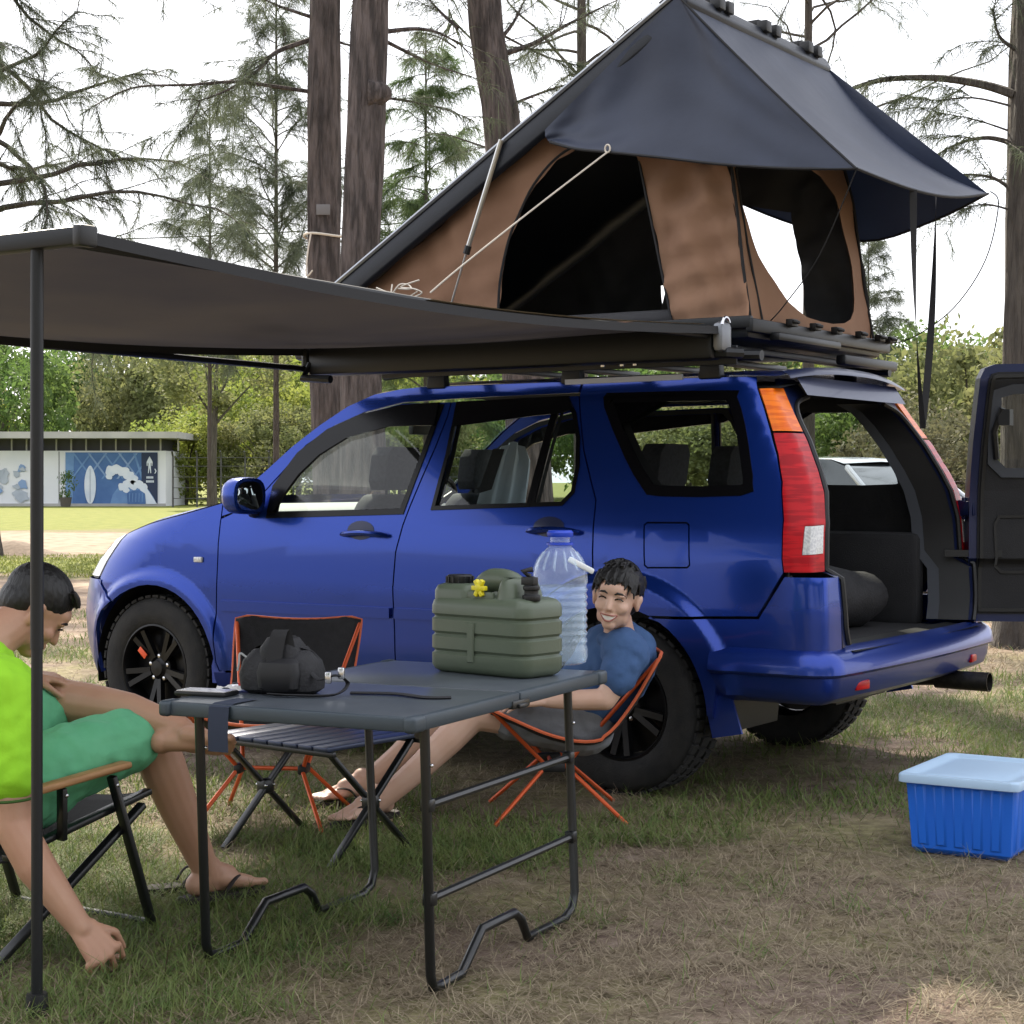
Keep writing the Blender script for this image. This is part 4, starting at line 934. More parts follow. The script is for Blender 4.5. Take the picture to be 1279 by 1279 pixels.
# camera bag with its strap
NYL = mat('black_nylon', (.006, .006, .008), .7, c2=(.013, .013, .016), scale=30, bump=.3, bscale=120)
bp_ = gnd(352, 868, TZ); bag = thing('camera_bag', 'small black camera bag lying on the table with loose strap', 'bag', (bp_.x, bp_.y+.05, TZ), R(-18))
MB().loft([rrect(-.115+i_, .105-i_, -.065+i_, .065-i_, .04, z) for z, i_ in ((.0, .02), (.012, .004), (.05, 0), (.085, .008), (.112, .028), (.122, .05))]).build('bag_body', NYL, bag)
MB().loft([rrect(-.06+i_, .06-i_, -.055+i_, .045-i_, .03, z) for z, i_ in ((.09, .0), (.12, .004), (.145, .018), (.15, .035))]).build('bag_lid', NYL, bag)
MB().loft([rrect(-.045+i_, .075-i_, -.088+i_, -.03, .02, z) for z, i_ in ((.01, .014), (.02, .004), (.06, .0), (.085, .006), (.095, .02))]).build('front_pocket', mat('dark_padding', (.008, .008, .010), .6), bag)
MB().loft([[(x+.03*t, y, .03+.14*math.sin(t*2.6)) for x, y in ((-.02, -.085+.04*t), (.02, -.075+.04*t))] for t in [i/8 for i in range(9)]], False, False).build('flap_strap', WEB, bag, fix=False)
MB().tube([tuple(p) for p in curve([(.07, -.02, .08), (.12, -.05, .045), (.165, -.04, .055), (.18, .0, .03), (.17, -.06, .008), (.08, -.09, .006), (.0, -.10, .008)], 5)], .008, 6, flat=.4).build('strap', WEB, bag)
for x, y, z in ((.15, -.055, .05), (.175, -.03, .06)): MB().box((x, y, z), (.016, .012, .03)).build('buckle', CHROME, bag, bevel=.003)
MB().tube([tuple(p) for p in curve([(-.085, -.05, .095), (-.098, -.06, .105), (-.10, -.062, .08), (-.105, -.06, .06)], 5)], .003, 5).build('zip_pull', mat('pale_cord', (.35, .36, .36), .6), bag)
MB().tube([tuple(p) for p in curve([(.18, .02, .004), (.30, .03, .005), (.40, -.01, .004), (.46, .01, .004)], 5)], .012, 6, flat=.3).build('loose_strap', WEB, bag)
# phone, and the red and white thing behind it
pp = gnd(258, 868, TZ); ph = thing('phone', 'phone in a black case with a pale screen lying on the table corner', 'phone', (pp.x, pp.y, TZ), R(-20))
MB().box((0, 0, .006), (.15, .078, .012)).build('case', BLACKP, ph, bevel=.005)
MB().box((0, 0, .0128), (.138, .068, .0015)).build('screen', mat('pale_screen', (.55, .52, .50), .2, coat=.5), ph)
lg = gnd(312, 862, TZ); lt = thing('lighter', 'red lighter lying beside the phone and the bag', 'lighter', (lg.x, lg.y, TZ+.011), R(5))
MB().tube([(-.03, 0, 0), (.035, 0, 0)], .011, 10, flat=.8).build('body', mat('red_plastic', (.55, .03, .02), .35), lt)
MB().tube([(-.046, 0, .001), (-.03, 0, .001)], .010, 10, flat=.8).build('wheel_guard', CHROME, lt)
tg_ = gnd(290, 864, TZ); tis = MB(); tis.grid(lambda i, j: (tg_.x-.04+.09*i, tg_.y-.03+.07*j, TZ+.004+.012*math.sin(i*5+j*3)**2), 8, 6); tag(tis.build('paper_tissue', mat('tissue_white', (.7, .68, .66), .9), None), 'crumpled white tissue between the phone and the lighter', 'tissue')
# cloth hanging off the table edge
cl0 = Vector((TA.x, TA.y, TZ))+tu*.52-tv*.003
hc = MB(); hc.loft([[tuple(cl0+tu*(q*.06)+tv*a+Vector((0, 0, zz))) for q in (0, .5, 1)] for a, zz in ((.12, .003), (.02, .003), (-.003, -.004), (-.006, -.03), (-.008, -.075), (-.006, -.115))], False, False)
tag(hc.build('webbing_strap', mat('navy_strap', (.018, .026, .05), .8), None, fix=False), 'dark navy strap hanging over the table edge', 'strap')
# ---- low roll-top stool under the table
sA_, sB_, sC_ = Vector((-.60, 5.60)), Vector((-1.04, 5.95)), Vector((-.40, 6.12))
sx = (sB_-sA_).normalized(); sy = Vector((-sx.y, sx.x)); sy = sy if sy.y > 0 else -sy
so = (sA_+sx*.29+sy*.23); srz = math.atan2(sy.y, sy.x)-math.pi/2
stool = thing('roll_top_table', 'low camp table with dark slatted top and crossed black legs under the big table', 'table', (so.x, so.y, 0), srz)
if True:
    SLAT = mat('dark_blue_slat', (.030, .040, .075), .35, .4)
    for k in range(8): MB().box((-.28+.035+k*.07, 0, .385), (.064, .46, .016)).build('slat', SLAT, stool, bevel=.004)
    for y in (-.21, .21): MB().bar((-.29, y, .368), (.29, y, .368), .02, .018).build('rail', TUBE, stool, bevel=.003)
    for x in (-.25, .25):
        lg_ = MB().bar((x-.008, -.19, .37), (x-.008, .20, .0), .016, .026, up=(1, 0, 0)).build('leg', TUBE, stool, bevel=.004)
        MB().bar((x+.008, .19, .37), (x+.008, -.20, .0), .016, .026, up=(1, 0, 0)).build('leg', TUBE, stool, bevel=.004)
        MB().box((x, 0, .185), (.045, .05, .05)).build('pivot', TUBE, stool, bevel=.01)
        for dy in (-.018, .018): MB().ball((x-.022, dy, .19), .006, 8, 5).ball((x+.022, dy, .19), .006, 8, 5).build('rivet', CHROME, stool)
# ---- two low sling chairs with orange poles
def camp_chair(label, loc, rz, back=1.0):
    t = thing('camp_chair', label, 'chair', loc, rz, 'low sling chairs')
    path = [(.27, .375, .25), (.20, .345, .255), (.05, .285, .25), (-.08, .265, .24), (-.18, .31, .235), (-.27, .45, .235), (-.34, .60, .245), (-.39, .735, .25)]
    path = [(x*(1 if x > -.1 else .80+.20*back), .265+(z-.265)*(back if x < -.1 else 1), h_) for x, z, h_ in path]
    pc = curve(path, 4)
    def sl(i, j):
        k = i*(len(pc)-1); a = min(int(k), len(pc)-2); p = pc[a].lerp(pc[a+1], k-a); v = 2*j-1
        up = .045*v*v*(1-.5*i); corner = .02*max(0, abs(v)-.8)/.2*max(0, (i-.85)/.15)
        return (p.x+.03*v*v*(i > .5)*i, v*p.z, p.y+up-corner)
    sl_o = MB().grid(sl, 28, 16).build('sling', BLKC, t)
    m = sl_o.modifiers.new('thick', 'SOLIDIFY'); m.thickness = .006
    edge = [sl(0, j/12) for j in range(13)]+[sl(i/24, 1) for i in range(1, 25)]+[sl(1, 1-j/12) for j in range(1, 13)]+[sl(1-i/24, 0) for i in range(1, 24)]
    MB().tube(edge+[edge[0]], .0065, 6, caps=False).build('piping', PIPE, sl_o)
    hub = [(.06, .12), (.06, -.12)]
    for hx, hy in hub: MB().box((hx-.02, hy, .19), (.09, .03, .035)).build('hub', BLACKP, t, bevel=.008)
    MB().tube([(.04, -.12, .19), (.04, .12, .19)], .008, 8).build('spreader', ORTUBE, t)
    for s in (-1, 1):
        MB().tube([(.06, s*.12, .19), sl(.0, .5+.47*s)], .008, 8).build('front_pole', ORTUBE, t)
        MB().tube([(.0, s*.12, .19), sl(.97, .5+.49*s)], .008, 8).build('back_pole', ORTUBE, t)
        MB().tube([(.07, s*.12, .19), (.26, s*.24, .0)], .008, 8).build('leg', ORTUBE, t)
        MB().tube([(-.01, s*.12, .19), (-.22, s*.24, .0)], .008, 8).build('leg', ORTUBE, t)
    return t
camp_chair('empty black sling chair with orange piping standing behind the table', (-.90, 6.50, 0), R(-97), .93)
camp_chair('black sling chair with orange poles under the man in blue shirt', (.16, 6.60, 0), R(183), .72)
# ---- folding armchair of the man in lime green
fo = thing('folding_armchair', 'black folding armchair with wooden armrests under the man in lime green', 'chair', (-1.39, 4.80, 0), math.atan2(.852, .523))
for s in (-1, 1):
    y = s*.265
    MB().bar((.28, y, 0), (.12, y, .445), .018, .028, up=(0, 1, 0)).build('front_leg', TUBE, fo, bevel=.004)
    MB().bar((-.30, y-s*.02, 0), (.26, y-s*.02, .345), .018, .028, up=(0, 1, 0)).build('rear_leg', TUBE, fo, bevel=.004)
    MB().bar((.30, y-s*.035, .375), (-.22, y-s*.035, .28), .018, .03, up=(0, 1, 0)).build('seat_rail', TUBE, fo, bevel=.004)
    MB().bar((-.05, y-s*.01, .30), (-.06, y, .44), .018, .026, up=(0, 1, 0)).build('arm_post', TUBE, fo, bevel=.004)
    MB().bar((-.20, y-s*.02, .28), (-.38, y-s*.02, .80), .018, .028, up=(0, 1, 0)).build('back_post', TUBE, fo, bevel=.004)
    MB().box((-.03, y, .455), (.42, .045, .02), Matrix.Rotation(R(-4), 3, 'Y')).build('armrest', WOODA, fo, bevel=.008, seg=3)
    for x, z in ((.13, .42), (-.055, .42)): MB().ball((x, y+s*.012, z), .006, 8, 5).build('rivet', CHROME, fo)
MB().tube([(-.29, -.25, .02), (-.29, .25, .02)], .009, 8).tube([(.27, -.26, .02), (.27, .26, .02)], .009, 8).build('floor_bar', TUBE, fo)
sc_ = MB().grid(lambda i, j: (.31-.52*i, -.225+.45*j, .375-.10*i-.03*math.sin(math.pi*j)), 10, 10).build('seat_cloth', BLKC, fo)
sc_.modifiers.new('thick', 'SOLIDIFY').thickness = .008
bc_ = MB().grid(lambda i, j: (-.22-.17*i-.03*math.sin(math.pi*j), -.235+.47*j, .33+.47*i), 10, 10).build('back_cloth', BLKC, fo)
bc_.modifiers.new('thick', 'SOLIDIFY').thickness = .008
# ---- blue storage box
bxm = mat('blue_plastic', (.010, .125, .62), .38, c2=(.012, .14, .68), scale=3); LIDM = mat('frosted_lid', (.42, .58, .76), .4, trans=.15)
be = Vector((.53, .85, 0)).normalized(); box = thing('storage_box', 'blue ribbed plastic storage box with a frosted clear lid on the grass', 'box', (1.575, 6.0, 0), math.atan2(be.y, be.x))
def box_ring(z, k, rib=0, i_=0):
    hx, hy = .245*k-i_, .183*k-i_; out = []
    N_ = 11
    for ex, ey, dx, dy, L_ in ((hx, -hy, 0, 1, hy), (hx, hy, -1, 0, hx), (-hx, hy, 0, -1, hy), (-hx, -hy, 1, 0, hx)):
        for q in range(N_):
            for fr in (0, .25, .5, .75):
                t = (q+fr)/N_; o = (.006*rib if (q % 2 == 1 and fr in (.0, .25, .5, .75) and 0 < q < N_-1) else 0)
                nx__, ny__ = dy, -dx
                out.append((ex+dx*2*L_*t+nx__*o, ey+dy*2*L_*t+ny__*o, z))
    return out
MB().loft([box_ring(.006, .905, 0, .01), box_ring(.0, .905, 0, .02), ] [::-1]+[box_ring(.02, .908, 0), box_ring(.03, .91, 0), box_ring(.036, .911, 1), box_ring(.225, .972, 1), box_ring(.232, .975, 0), box_ring(.248, .98, 0), box_ring(.248, .98, 0, .008), box_ring(.03, .87, 0, .012)]).build('tub', bxm, box, auto=30)
lidb = MB(); lidb.loft([rrect(-.262+a, .262-a, -.200+a, .200-a, .025, z) for z, a in ((.238, .0), (.240, -.004), (.262, -.004), (.268, .0), (.268, .022), (.258, .03), (.258, .06), (.262, .07))]); lidb.build('lid', LIDM, box, auto=50)
for k in (-1, 1): MB().box((.0, k*.196, .25), (.10, .018, .03)).build('lid_clip', LIDM, box, bevel=.005)
# ---------------------------------------------------------------- people
SKIN = mat('skin', (.46, .265, .175), .5, c2=(.42, .225, .145), scale=7, bump=.05, bscale=120)
SKIN2 = mat('skin_pale', (.64, .42, .32), .5, c2=(.59, .36, .26), scale=7, bump=.05, bscale=120)
HAIR = mat('black_hair', (.004, .0035, .0035), .5, bump=.6, bscale=90, stretch=(1, 1, .25))
for s_ in (SKIN, SKIN2):
    s_.node_tree.nodes['Principled BSDF'].inputs['Subsurface Weight'].default_value = .08
    s_.node_tree.nodes['Principled BSDF'].inputs['Subsurface Radius'].default_value = (.02, .008, .004)
def organic(name, mb, m, parent, voxel=.006, it=6, fac=.5, folds=0):
    o = mb.build(name, m, parent, world=True, fix=False)
    r = o.modifiers.new('remesh', 'REMESH'); r.mode = 'VOXEL'; r.voxel_size = voxel; r.use_smooth_shade = True
    s = o.modifiers.new('smooth', 'SMOOTH'); s.factor = fac; s.iterations = it
    if folds:                     # soft creases in the cloth
        tx = bpy.data.textures.new(name+'_creases', 'CLOUDS'); tx.noise_scale = .065; tx.noise_depth = 1
        d = o.modifiers.new('folds', 'DISPLACE'); d.texture = tx; d.strength = folds; d.mid_level = .38; d.texture_coords = 'LOCAL'
        s2 = o.modifiers.new('soft', 'SMOOTH'); s2.factor = .5; s2.iterations = 3
    return o
def limb(b, pts, rs, n=14):
    P = [Vector(p) for p in pts]
    for i in range(len(P)-1): b.cap(P[i], P[i+1], rs[i], rs[i+1], n)
def fingers(b, wrist, d, palm_n, side, curl, L=.19, spread=.010):
    """palm and five fingers; d = direction of the hand, palm_n = way the palm faces, side = thumb side"""
    d = Vector(d).normalized(); pn = Vector(palm_n); pn = (pn-d*pn.dot(d)).normalized(); sd_ = Vector(side); sd_ = (sd_-d*sd_.dot(d)-pn*sd_.dot(pn)).normalized()
    w = Vector(wrist); k = L/.19
    for q, f in ((-.030, .088), (-.010, .094), (.012, .094), (.032, .088)):
        b.cap(w+d*.012*k+sd_*q*.6*k, w+d*f*k+sd_*q*k, .016*k, .0125*k, 10)
    for q, f, ln_, r in ((-.034, .086, .058, .0078), (-.011, .094, .074, .0086), (.012, .094, .080, .0090), (.034, .088, .070, .0088)):
        p = w+d*f*k+sd_*(q+spread*q/.034)*k; a = 0; dirv = d.copy()
        for sgm, lk in enumerate((.45, .32, .23)):
            a = curl*(sgm+1)*.6; dv = d*math.cos(a)+pn*math.sin(a); qv = p+dv*ln_*lk*k*1.15
            b.cap(p, qv, r*k, r*k*.92, 8); p = qv; r *= .93
    p = w+d*.03*k+sd_*.030*k; dv = (d*.62+sd_*.62+pn*.35).normalized(); q = p+dv*.045*k; b.cap(p, q, .0135*k, .011*k, 8)
    dv2 = (d*.85+sd_*.15+pn*(.3+curl*.4)).normalized(); b.cap(q, q+dv2*.032*k, .0108*k, .0092*k, 8); b.cap(q+dv2*.032*k, q+dv2*.055*k, .0092*k, .0078*k, 8)
def foot(b, ankle, toe_dir, up=(0, 0, 1), L=.25):
    a = Vector(ankle); t = Vector(toe_dir).normalized(); u = Vector(up); u = (u-t*u.dot(t)).normalized(); s = t.cross(u)
    heel = a-t*.045-u*.045; b.ball(tuple(heel), .034, 12, 8); b.cap(heel, a, .032, .036)
    ball_ = a+t*.135-u*.055
    b.cap(a+u*-.01, a+t*.07-u*.03, .036, .030); b.cap(a+t*.04-u*.035+s*.012, ball_+s*.022, .030, .019); b.cap(a+t*.04-u*.04-s*.012, ball_-s*.024-t*.012, .028, .018); b.cap(heel, ball_-u*.004, .028, .018)
    for k, (q, ln_, r) in enumerate(((.030, .052, .0125), (.012, .050, .0095), (-.004, .044, .0090), (-.019, .036, .0085), (-.033, .028, .0080))):
        p = ball_+s*q+t*(.004-.010*abs(k-1)/3); b.cap(p, p+t*ln_-u*.006, r*1.05, r, 8)
    return heel, ball_
def slipper(name, parent, heel, ball_, toe_dir, m, up=(0, 0, 1)):
    heel = heel+Vector((0, 0, .008)); t = Vector(toe_dir).normalized(); u = Vector(up); u = (u-t*u.dot(t)).normalized(); s = t.cross(u)
    c = heel-u*.040; out = []
    prof = [(-.05, .0), (-.045, .025), (0, .036), (.06, .034), (.12, .044), (.17, .050), (.21, .046), (.238, .028), (.246, .0)]
    pl = [(x, y) for x, y in prof]+[(x, -y) for x, y in prof[::-1][1:-1]]
    b = MB(); b.prism(pl, lambda x, y, o: tuple(c+t*(x)+s*y-u*o), .018); sl = b.build(name, m, parent, world=True, bevel=.004)
    g = MB(); knot = c+t*.175+u*.004
    for sg in (-1, 1): g.tube([tuple(p) for p in curve([knot+s*.006, knot+u*.040-t*.03+s*sg*.022, knot+u*.036-t*.07+s*sg*.044, c+t*.075+s*sg*.040+u*.004], 5)], .0075, 6, flat=.5)
    g.build('thong', m, sl, world=True)
    return sl
def head_frame(c, fwd, roll=0):
    f = Vector(fwd).normalized(); l = Vector((0, 0, 1)).cross(f).normalized(); u = f.cross(l)
    l2 = l*math.cos(roll)+u*math.sin(roll); u2 = u*math.cos(roll)-l*math.sin(roll)
    M = Matrix((f, l2, u2)).transposed().to_4x4(); M.translation = Vector(c); return M
def head(b, M, smile=False):
    P = lambda x, y, z: M @ Vector((x, y, z)); rot = M.to_3x3()
    def ell(c, r): b.ball(tuple(P(*c)), r, 22, 14, rot)
    ell((-.012, 0, .030), (.094, .076, .088)); ell((.012, 0, -.015), (.074, .066, .085)); ell((.020, 0, -.055), (.058, .053, .055))
    ell((.050, 0, -.094), (.028, .026, .021)); ell((.062, 0, .032), (.030, .052, .032))
    for s in (-1, 1):
        ell((.050, s*.037, -.030), (.029, .026, .024)); ell((.008, s*.043, -.064), (.036, .016, .032))
        ell((.072, s*.030, .012), (.014, .022, .007)); ell((-.008, s*.080, -.008), (.019, .010, .032)); ell((-.012, s*.086, .006), (.017, .009, .018))
        ell((.074, s*.0125, -.042), (.012, .009, .008))
        if smile: ell((.058, s*.034, -.040), (.021, .018, .014))
    b.cap(P(.076, 0, .008), P(.094, 0, -.034), .009, .0125, 10); ell((.097, 0, -.037), (.010, .011, .009))
    if smile:
        b.tube([tuple(p) for p in curve([P(.068, .030, -.058), P(.082, .014, -.060), P(.086, 0, -.060), P(.082, -.014, -.060), P(.068, -.030, -.058)], 4)], .0045, 6)
        b.tube([tuple(p) for p in curve([P(.066, .027, -.064), P(.077, .013, -.078), P(.080, 0, -.081), P(.077, -.013, -.078), P(.066, -.027, -.064)], 4)], .0055, 6)
    else:
        ell((.078, 0, -.060), (.012, .020, .006)); ell((.076, 0, -.070), (.012, .018, .007))
def face_details(M, parent, smile=False):
    P = lambda x, y, z: tuple(M @ Vector((x, y, z)))
    for s in (-1, 1):
        MB().tube([P(.083, s*.014, .013), P(.087, s*.030, .021), P(.076, s*.046, .013)] if False else [P(.086, s*.013, .016), P(.087, s*.024, .022), P(.081, s*.038, .021), P(.070, s*.050, .014)], [.0026, .0046, .0042, .0014], 6).build('eyebrow', HAIR, parent, world=True)
        e = MB(); e.tube([tuple(p) for p in curve([P(.0805, s*.016, -.003), P(.0862, s*.026, .0022), P(.0830, s*.036, .0020), P(.0745, s*.045, -.003)], 4)], .0027 if smile else .0028, 6); e.build('eye', mat('dark_eye', (.012, .009, .008), .2), parent, world=True)
    if smile:
        b = MB(); b.loft([[P(.0735+.0035*(1-(y/.028)**2)+.0065*(1-(y/.03)**2), y, -.0605) , P(.073+.0095*(1-(y/.03)**2), y, -.0605-.0165*(1-(y/.0285)**2))] for y in [(-.027+.054*i/12) for i in range(13)]], False, False)
        b.build('teeth', mat('teeth', (.80, .76, .70), .3), parent, world=True, fix=False)
        MB().tube([tuple(p) for p in curve([P(.071, .031, -.058), P(.0805, .013, -.0785), P(.0835, 0, -.0815), P(.0805, -.013, -.0785), P(.071, -.031, -.058)], 4)], .0026, 6).tube([tuple(p) for p in curve([P(.071, .031, -.0575), P(.0845, .013, -.0595), P(.0885, 0, -.0595), P(.0845, -.013, -.0595), P(.071, -.031, -.0575)], 4)], .0022, 6).build('lips', mat('lips', (.36, .12, .10), .45), parent, world=True)
def tuft(b, M, base, tip, r=.008):
    P = lambda v: M @ Vector(v); b.tube([tuple(P(base)), tuple(P([(base[i]+tip[i])/2*1.02 for i in range(3)])), tuple(P(tip))], [r, r*.8, r*.15], 6)
# ---- smiling man by the rear wheel
m2 = thing('person', 'smiling person in blue t-shirt slouched in a sling chair by the rear wheel', 'person', (.22, 6.6, 0))
HM2 = head_frame((.352, 6.35, .822), (-.30, -.95, .03), R(-9))
b = MB(); head(b, HM2, True)
limb(b, [(.372, 6.44, .63), (.362, 6.40, .715), (.354, 6.385, .77)], [.066, .054, .050])
limb(b, [(.22, 6.60, .36), (.30, 6.56, .47), (.37, 6.52, .59), (.378, 6.48, .64)], [.125, .125, .13, .085])
limb(b, [(.378, 6.62, .635), (.375, 6.36, .635)], [.07, .07])
# left arm on the lap, right arm raised to the bottle side
limb(b, [(.39, 6.34, .625), (.345, 6.31, .52), (.31, 6.30, .462)], [.056, .046, .040]); limb(b, [(.31, 6.30, .462), (.20, 6.31, .458), (.10, 6.34, .452)], [.040, .037, .026])
fingers(b, (.10, 6.34, .452), (-1, .15, -.08), (0, .2, -1), (0, .5, .5), .35, .18)
limb(b, [(.38, 6.66, .62), (.33, 6.72, .52), (.28, 6.74, .455)], [.056, .046, .040]); limb(b, [(.28, 6.74, .455), (.18, 6.72, .455), (.08, 6.70, .455)], [.040, .036, .026])
fingers(b, (.08, 6.70, .460), (-1, -.15, -.05), (0, .2, -1), (0, -.5, .5), .35, .18)
limb(b, [(.20, 6.53, .35), (.02, 6.49, .375), (-.165, 6.45, .388)], [.092, .078, .058]); limb(b, [(-.165, 6.45, .388), (-.255, 6.435, .30), (-.36, 6.42, .20), (-.505, 6.40, .075)], [.058, .057, .048, .036])
fh1 = foot(b, (-.52, 6.40, .108), (-.72, -.69, -.05))
limb(b, [(.20, 6.69, .35), (-.02, 6.72, .385), (-.22, 6.74, .405)], [.092, .078, .058]); limb(b, [(-.22, 6.74, .405), (-.36, 6.74, .28), (-.46, 6.74, .19), (-.59, 6.74, .085)], [.058, .057, .046, .036])
fh2 = foot(b, (-.60, 6.74, .110), (-.95, -.30, -.05))
bd = organic('body', b, SKIN2, m2, .0048, 5); face_details(HM2, bd, True)
FLIP = mat('dark_rubber', (.022, .016, .016), .8)
slipper('slipper', m2, fh1[0], fh1[1], (-.72, -.69, -.05), FLIP); slipper('slipper', m2, fh2[0], fh2[1], (-.95, -.30, -.05), FLIP)
b = MB(); TS = mat('blue_tshirt', (.040, .090, .215), .9, c2=(.048, .105, .24), scale=14, bump=.3, bscale=40)
limb(b, [(.20, 6.60, .37), (.29, 6.56, .47), (.365, 6.52, .585), (.38, 6.48, .625)], [.145, .146, .148, .10]); limb(b, [(.385, 6.63, .632), (.378, 6.36, .632)], [.081, .081])
limb(b, [(.395, 6.34, .625), (.352, 6.315, .54)], [.074, .067]); limb(b, [(.385, 6.66, .62), (.345, 6.70, .545)], [.074, .067])
b.ball((.345, 6.40, .665), (.062, .052, .03), 14, 8)
organic('tshirt', b, TS, bd, .006, 5, folds=.022)
b = MB(); SH2 = mat('grey_shorts', (.16, .165, .18), .9, c2=(.19, .195, .21), scale=16, bump=.3, bscale=40)
limb(b, [(.24, 6.53, .34), (.02, 6.49, .372), (-.02, 6.482, .376)], [.115, .094, .090]); limb(b, [(.24, 6.69, .34), (-.02, 6.72, .382), (-.10, 6.73, .388)], [.115, .094, .088]); b.ball((.22, 6.61, .35), (.14, .15, .11), 16, 10)
organic('shorts', b, SH2, bd, .006, 4, folds=.020)
b = MB(); P_ = lambda x, y, z: tuple(HM2 @ Vector((x, y, z))); rot_ = HM2.to_3x3()
b.ball(P_(-.024, 0, .050), (.098, .084, .092), 24, 16, rot_); b.ball(P_(-.055, 0, -.005), (.056, .078, .070), 20, 12, rot_)
rg = random.Random(5)
for k in range(90):
    y = -.076+.152*rg.random(); edge = abs(y) > .056
    x0 = .060*math.sqrt(max(.05, 1-(y/.085)**2)); tipz = (rg.uniform(.026, .066) if not edge else rg.uniform(-.012, .03))
    tuft(b, HM2, (x0-.010, y*.95, .112-.25*abs(y)), (.084*math.sqrt(max(.05, 1-(y/.088)**2))+.006, y*1.06+rg.uniform(-.012, .012), tipz), .0062)
for k in range(44):
    s = rg.choice((-1, 1)); x = rg.uniform(-.08, .03); tuft(b, HM2, (x, s*.070, .09), (x+rg.uniform(-.012, .012), s*.088, rg.uniform(.004, .04)), .007)
for k in range(60):
    a_ = rg.uniform(0, 6.28); q_ = rg.uniform(0, .8); tuft(b, HM2, (-.02+.06*q_*math.cos(a_), .055*q_*math.sin(a_), .136-.02*q_), (-.02+.10*q_*math.cos(a_)+.03, .09*q_*math.sin(a_), .143-.055*q_*q_), .006)
organic('hair', b, HAIR, bd, .0032, 1, .3)
# ---- man in lime green
m1 = thing('person', 'person in lime green shirt bending down in the wooden-armed chair, hand touching the grass', 'person', (-1.39, 4.75, 0))
HM1 = head_frame((-1.305, 4.745, .895), (.66, .34, -.60), R(4))
b = MB(); head(b, HM1)
limb(b, [(-1.425, 4.61, .775), (-1.385, 4.66, .83), (-1.345, 4.70, .865)], [.075, .062, .058])
limb(b, [(-1.42, 4.72, .43), (-1.47, 4.66, .55), (-1.47, 4.61, .68), (-1.435, 4.61, .75)], [.135, .14, .145, .10])
limb(b, [(-1.57, 4.70, .73), (-1.335, 4.53, .715)], [.078, .078])
limb(b, [(-1.325, 4.515, .705), (-1.30, 4.48, .54), (-1.283, 4.465, .375)], [.068, .058, .049]); limb(b, [(-1.283, 4.465, .375), (-1.222, 4.455, .27), (-1.105, 4.445, .115)], [.050, .050, .031])
fingers(b, (-1.105, 4.445, .122), (.62, -.10, -.78), (-.45, .80, -.35), (.75, .35, .55), 1.25, .205)
limb(b, [(-1.58, 4.72, .715), (-1.56, 4.86, .62), (-1.535, 4.97, .57)], [.064, .052, .043]); limb(b, [(-1.535, 4.97, .57), (-1.46, 4.995, .64), (-1.405, 5.02, .685)], [.043, .040, .028])
fingers(b, (-1.405, 5.02, .690), (.86, .42, -.15), (-.1, .1, -1), (.4, -.9, .1), .42, .185)
limb(b, [(-1.34, 4.69, .425), (-1.20, 4.84, .50), (-1.05, 5.0, .535)], [.088, .070, .060]); limb(b, [(-1.05, 5.0, .535), (-1.015, 5.035, .42), (-.975, 5.08, .29), (-.91, 5.165, .085)], [.064, .066, .056, .037])
fh3 = foot(b, (-.908, 5.168, .110), (.66, .75, -.04))
limb(b, [(-1.48, 4.78, .43), (-1.41, 4.95, .53), (-1.335, 5.08, .612)], [.088, .070, .060]); limb(b, [(-1.335, 5.08, .612), (-1.24, 5.05, .600), (-1.11, 5.0, .590), (-.955, 4.935, .552)], [.064, .066, .054, .038])
fh4 = foot(b, (-.945, 4.932, .548), (.93, -.30, .06), (.15, .72, .66))
bd = organic('body', b, SKIN, m1, .0048, 5); face_details(HM1, bd)
slipper('slipper', m1, fh3[0], fh3[1], (.66, .75, -.04), FLIP)
LIME = mat('lime_shirt', (.27, .60, .018), .85, c2=(.31, .66, .022), scale=9, bump=.3, bscale=30)
b = MB(); limb(b, [(-1.41, 4.72, .44), (-1.46, 4.66, .55), (-1.465, 4.615, .68), (-1.435, 4.615, .745)], [.155, .160, .162, .115]); limb(b, [(-1.58, 4.705, .728), (-1.335, 4.53, .712)], [.088, .088])
limb(b, [(-1.325, 4.512, .705), (-1.303, 4.482, .575), (-1.298, 4.475, .50)], [.084, .076, .078]); limb(b, [(-1.585, 4.72, .715), (-1.565, 4.82, .64)], [.082, .074])
b.ball((-1.36, 4.80, .46), (.10, .10, .09), 16, 10)
shirt_ = organic('shirt', b, LIME, bd, .006, 6, folds=.022)
MB().tube([(-1.297+.079*math.cos(a), 4.472+.079*math.sin(a), .447+.006*math.sin(a)) for a in [2*math.pi*k/28 for k in range(29)]], .004, 6, caps=False).build('sleeve_hem', mat('dark_green_hem', (.03, .08, .01), .9), shirt_, world=True)
GRN = mat('green_shorts', (.105, .38, .20), .9, c2=(.125, .42, .225), scale=10, bump=.35, bscale=26)
b = MB(); limb(b, [(-1.35, 4.685, .415), (-1.20, 4.84, .485), (-1.10, 4.945, .512)], [.122, .102, .090]); limb(b, [(-1.49, 4.78, .42), (-1.41, 4.95, .52), (-1.375, 5.02, .565)], [.122, .102, .090]); b.ball((-1.42, 4.74, .42), (.16, .16, .12), 18, 12)
organic('shorts', b, GRN, bd, .006, 5, folds=.024)
b = MB(); P_ = lambda x, y, z: tuple(HM1 @ Vector((x, y, z))); rot_ = HM1.to_3x3()
b.ball(P_(-.016, 0, .044), (.0965, .0795, .084), 24, 16, rot_); b.ball(P_(-.050, 0, .004), (.056, .0745, .066), 20, 12, rot_)
for k in range(60):
    y = rg.uniform(-.055, .055); tuft(b, HM1, (.040, y, .100), (.074+.010*rg.random(), y*1.12, rg.uniform(.066, .086)), .007)
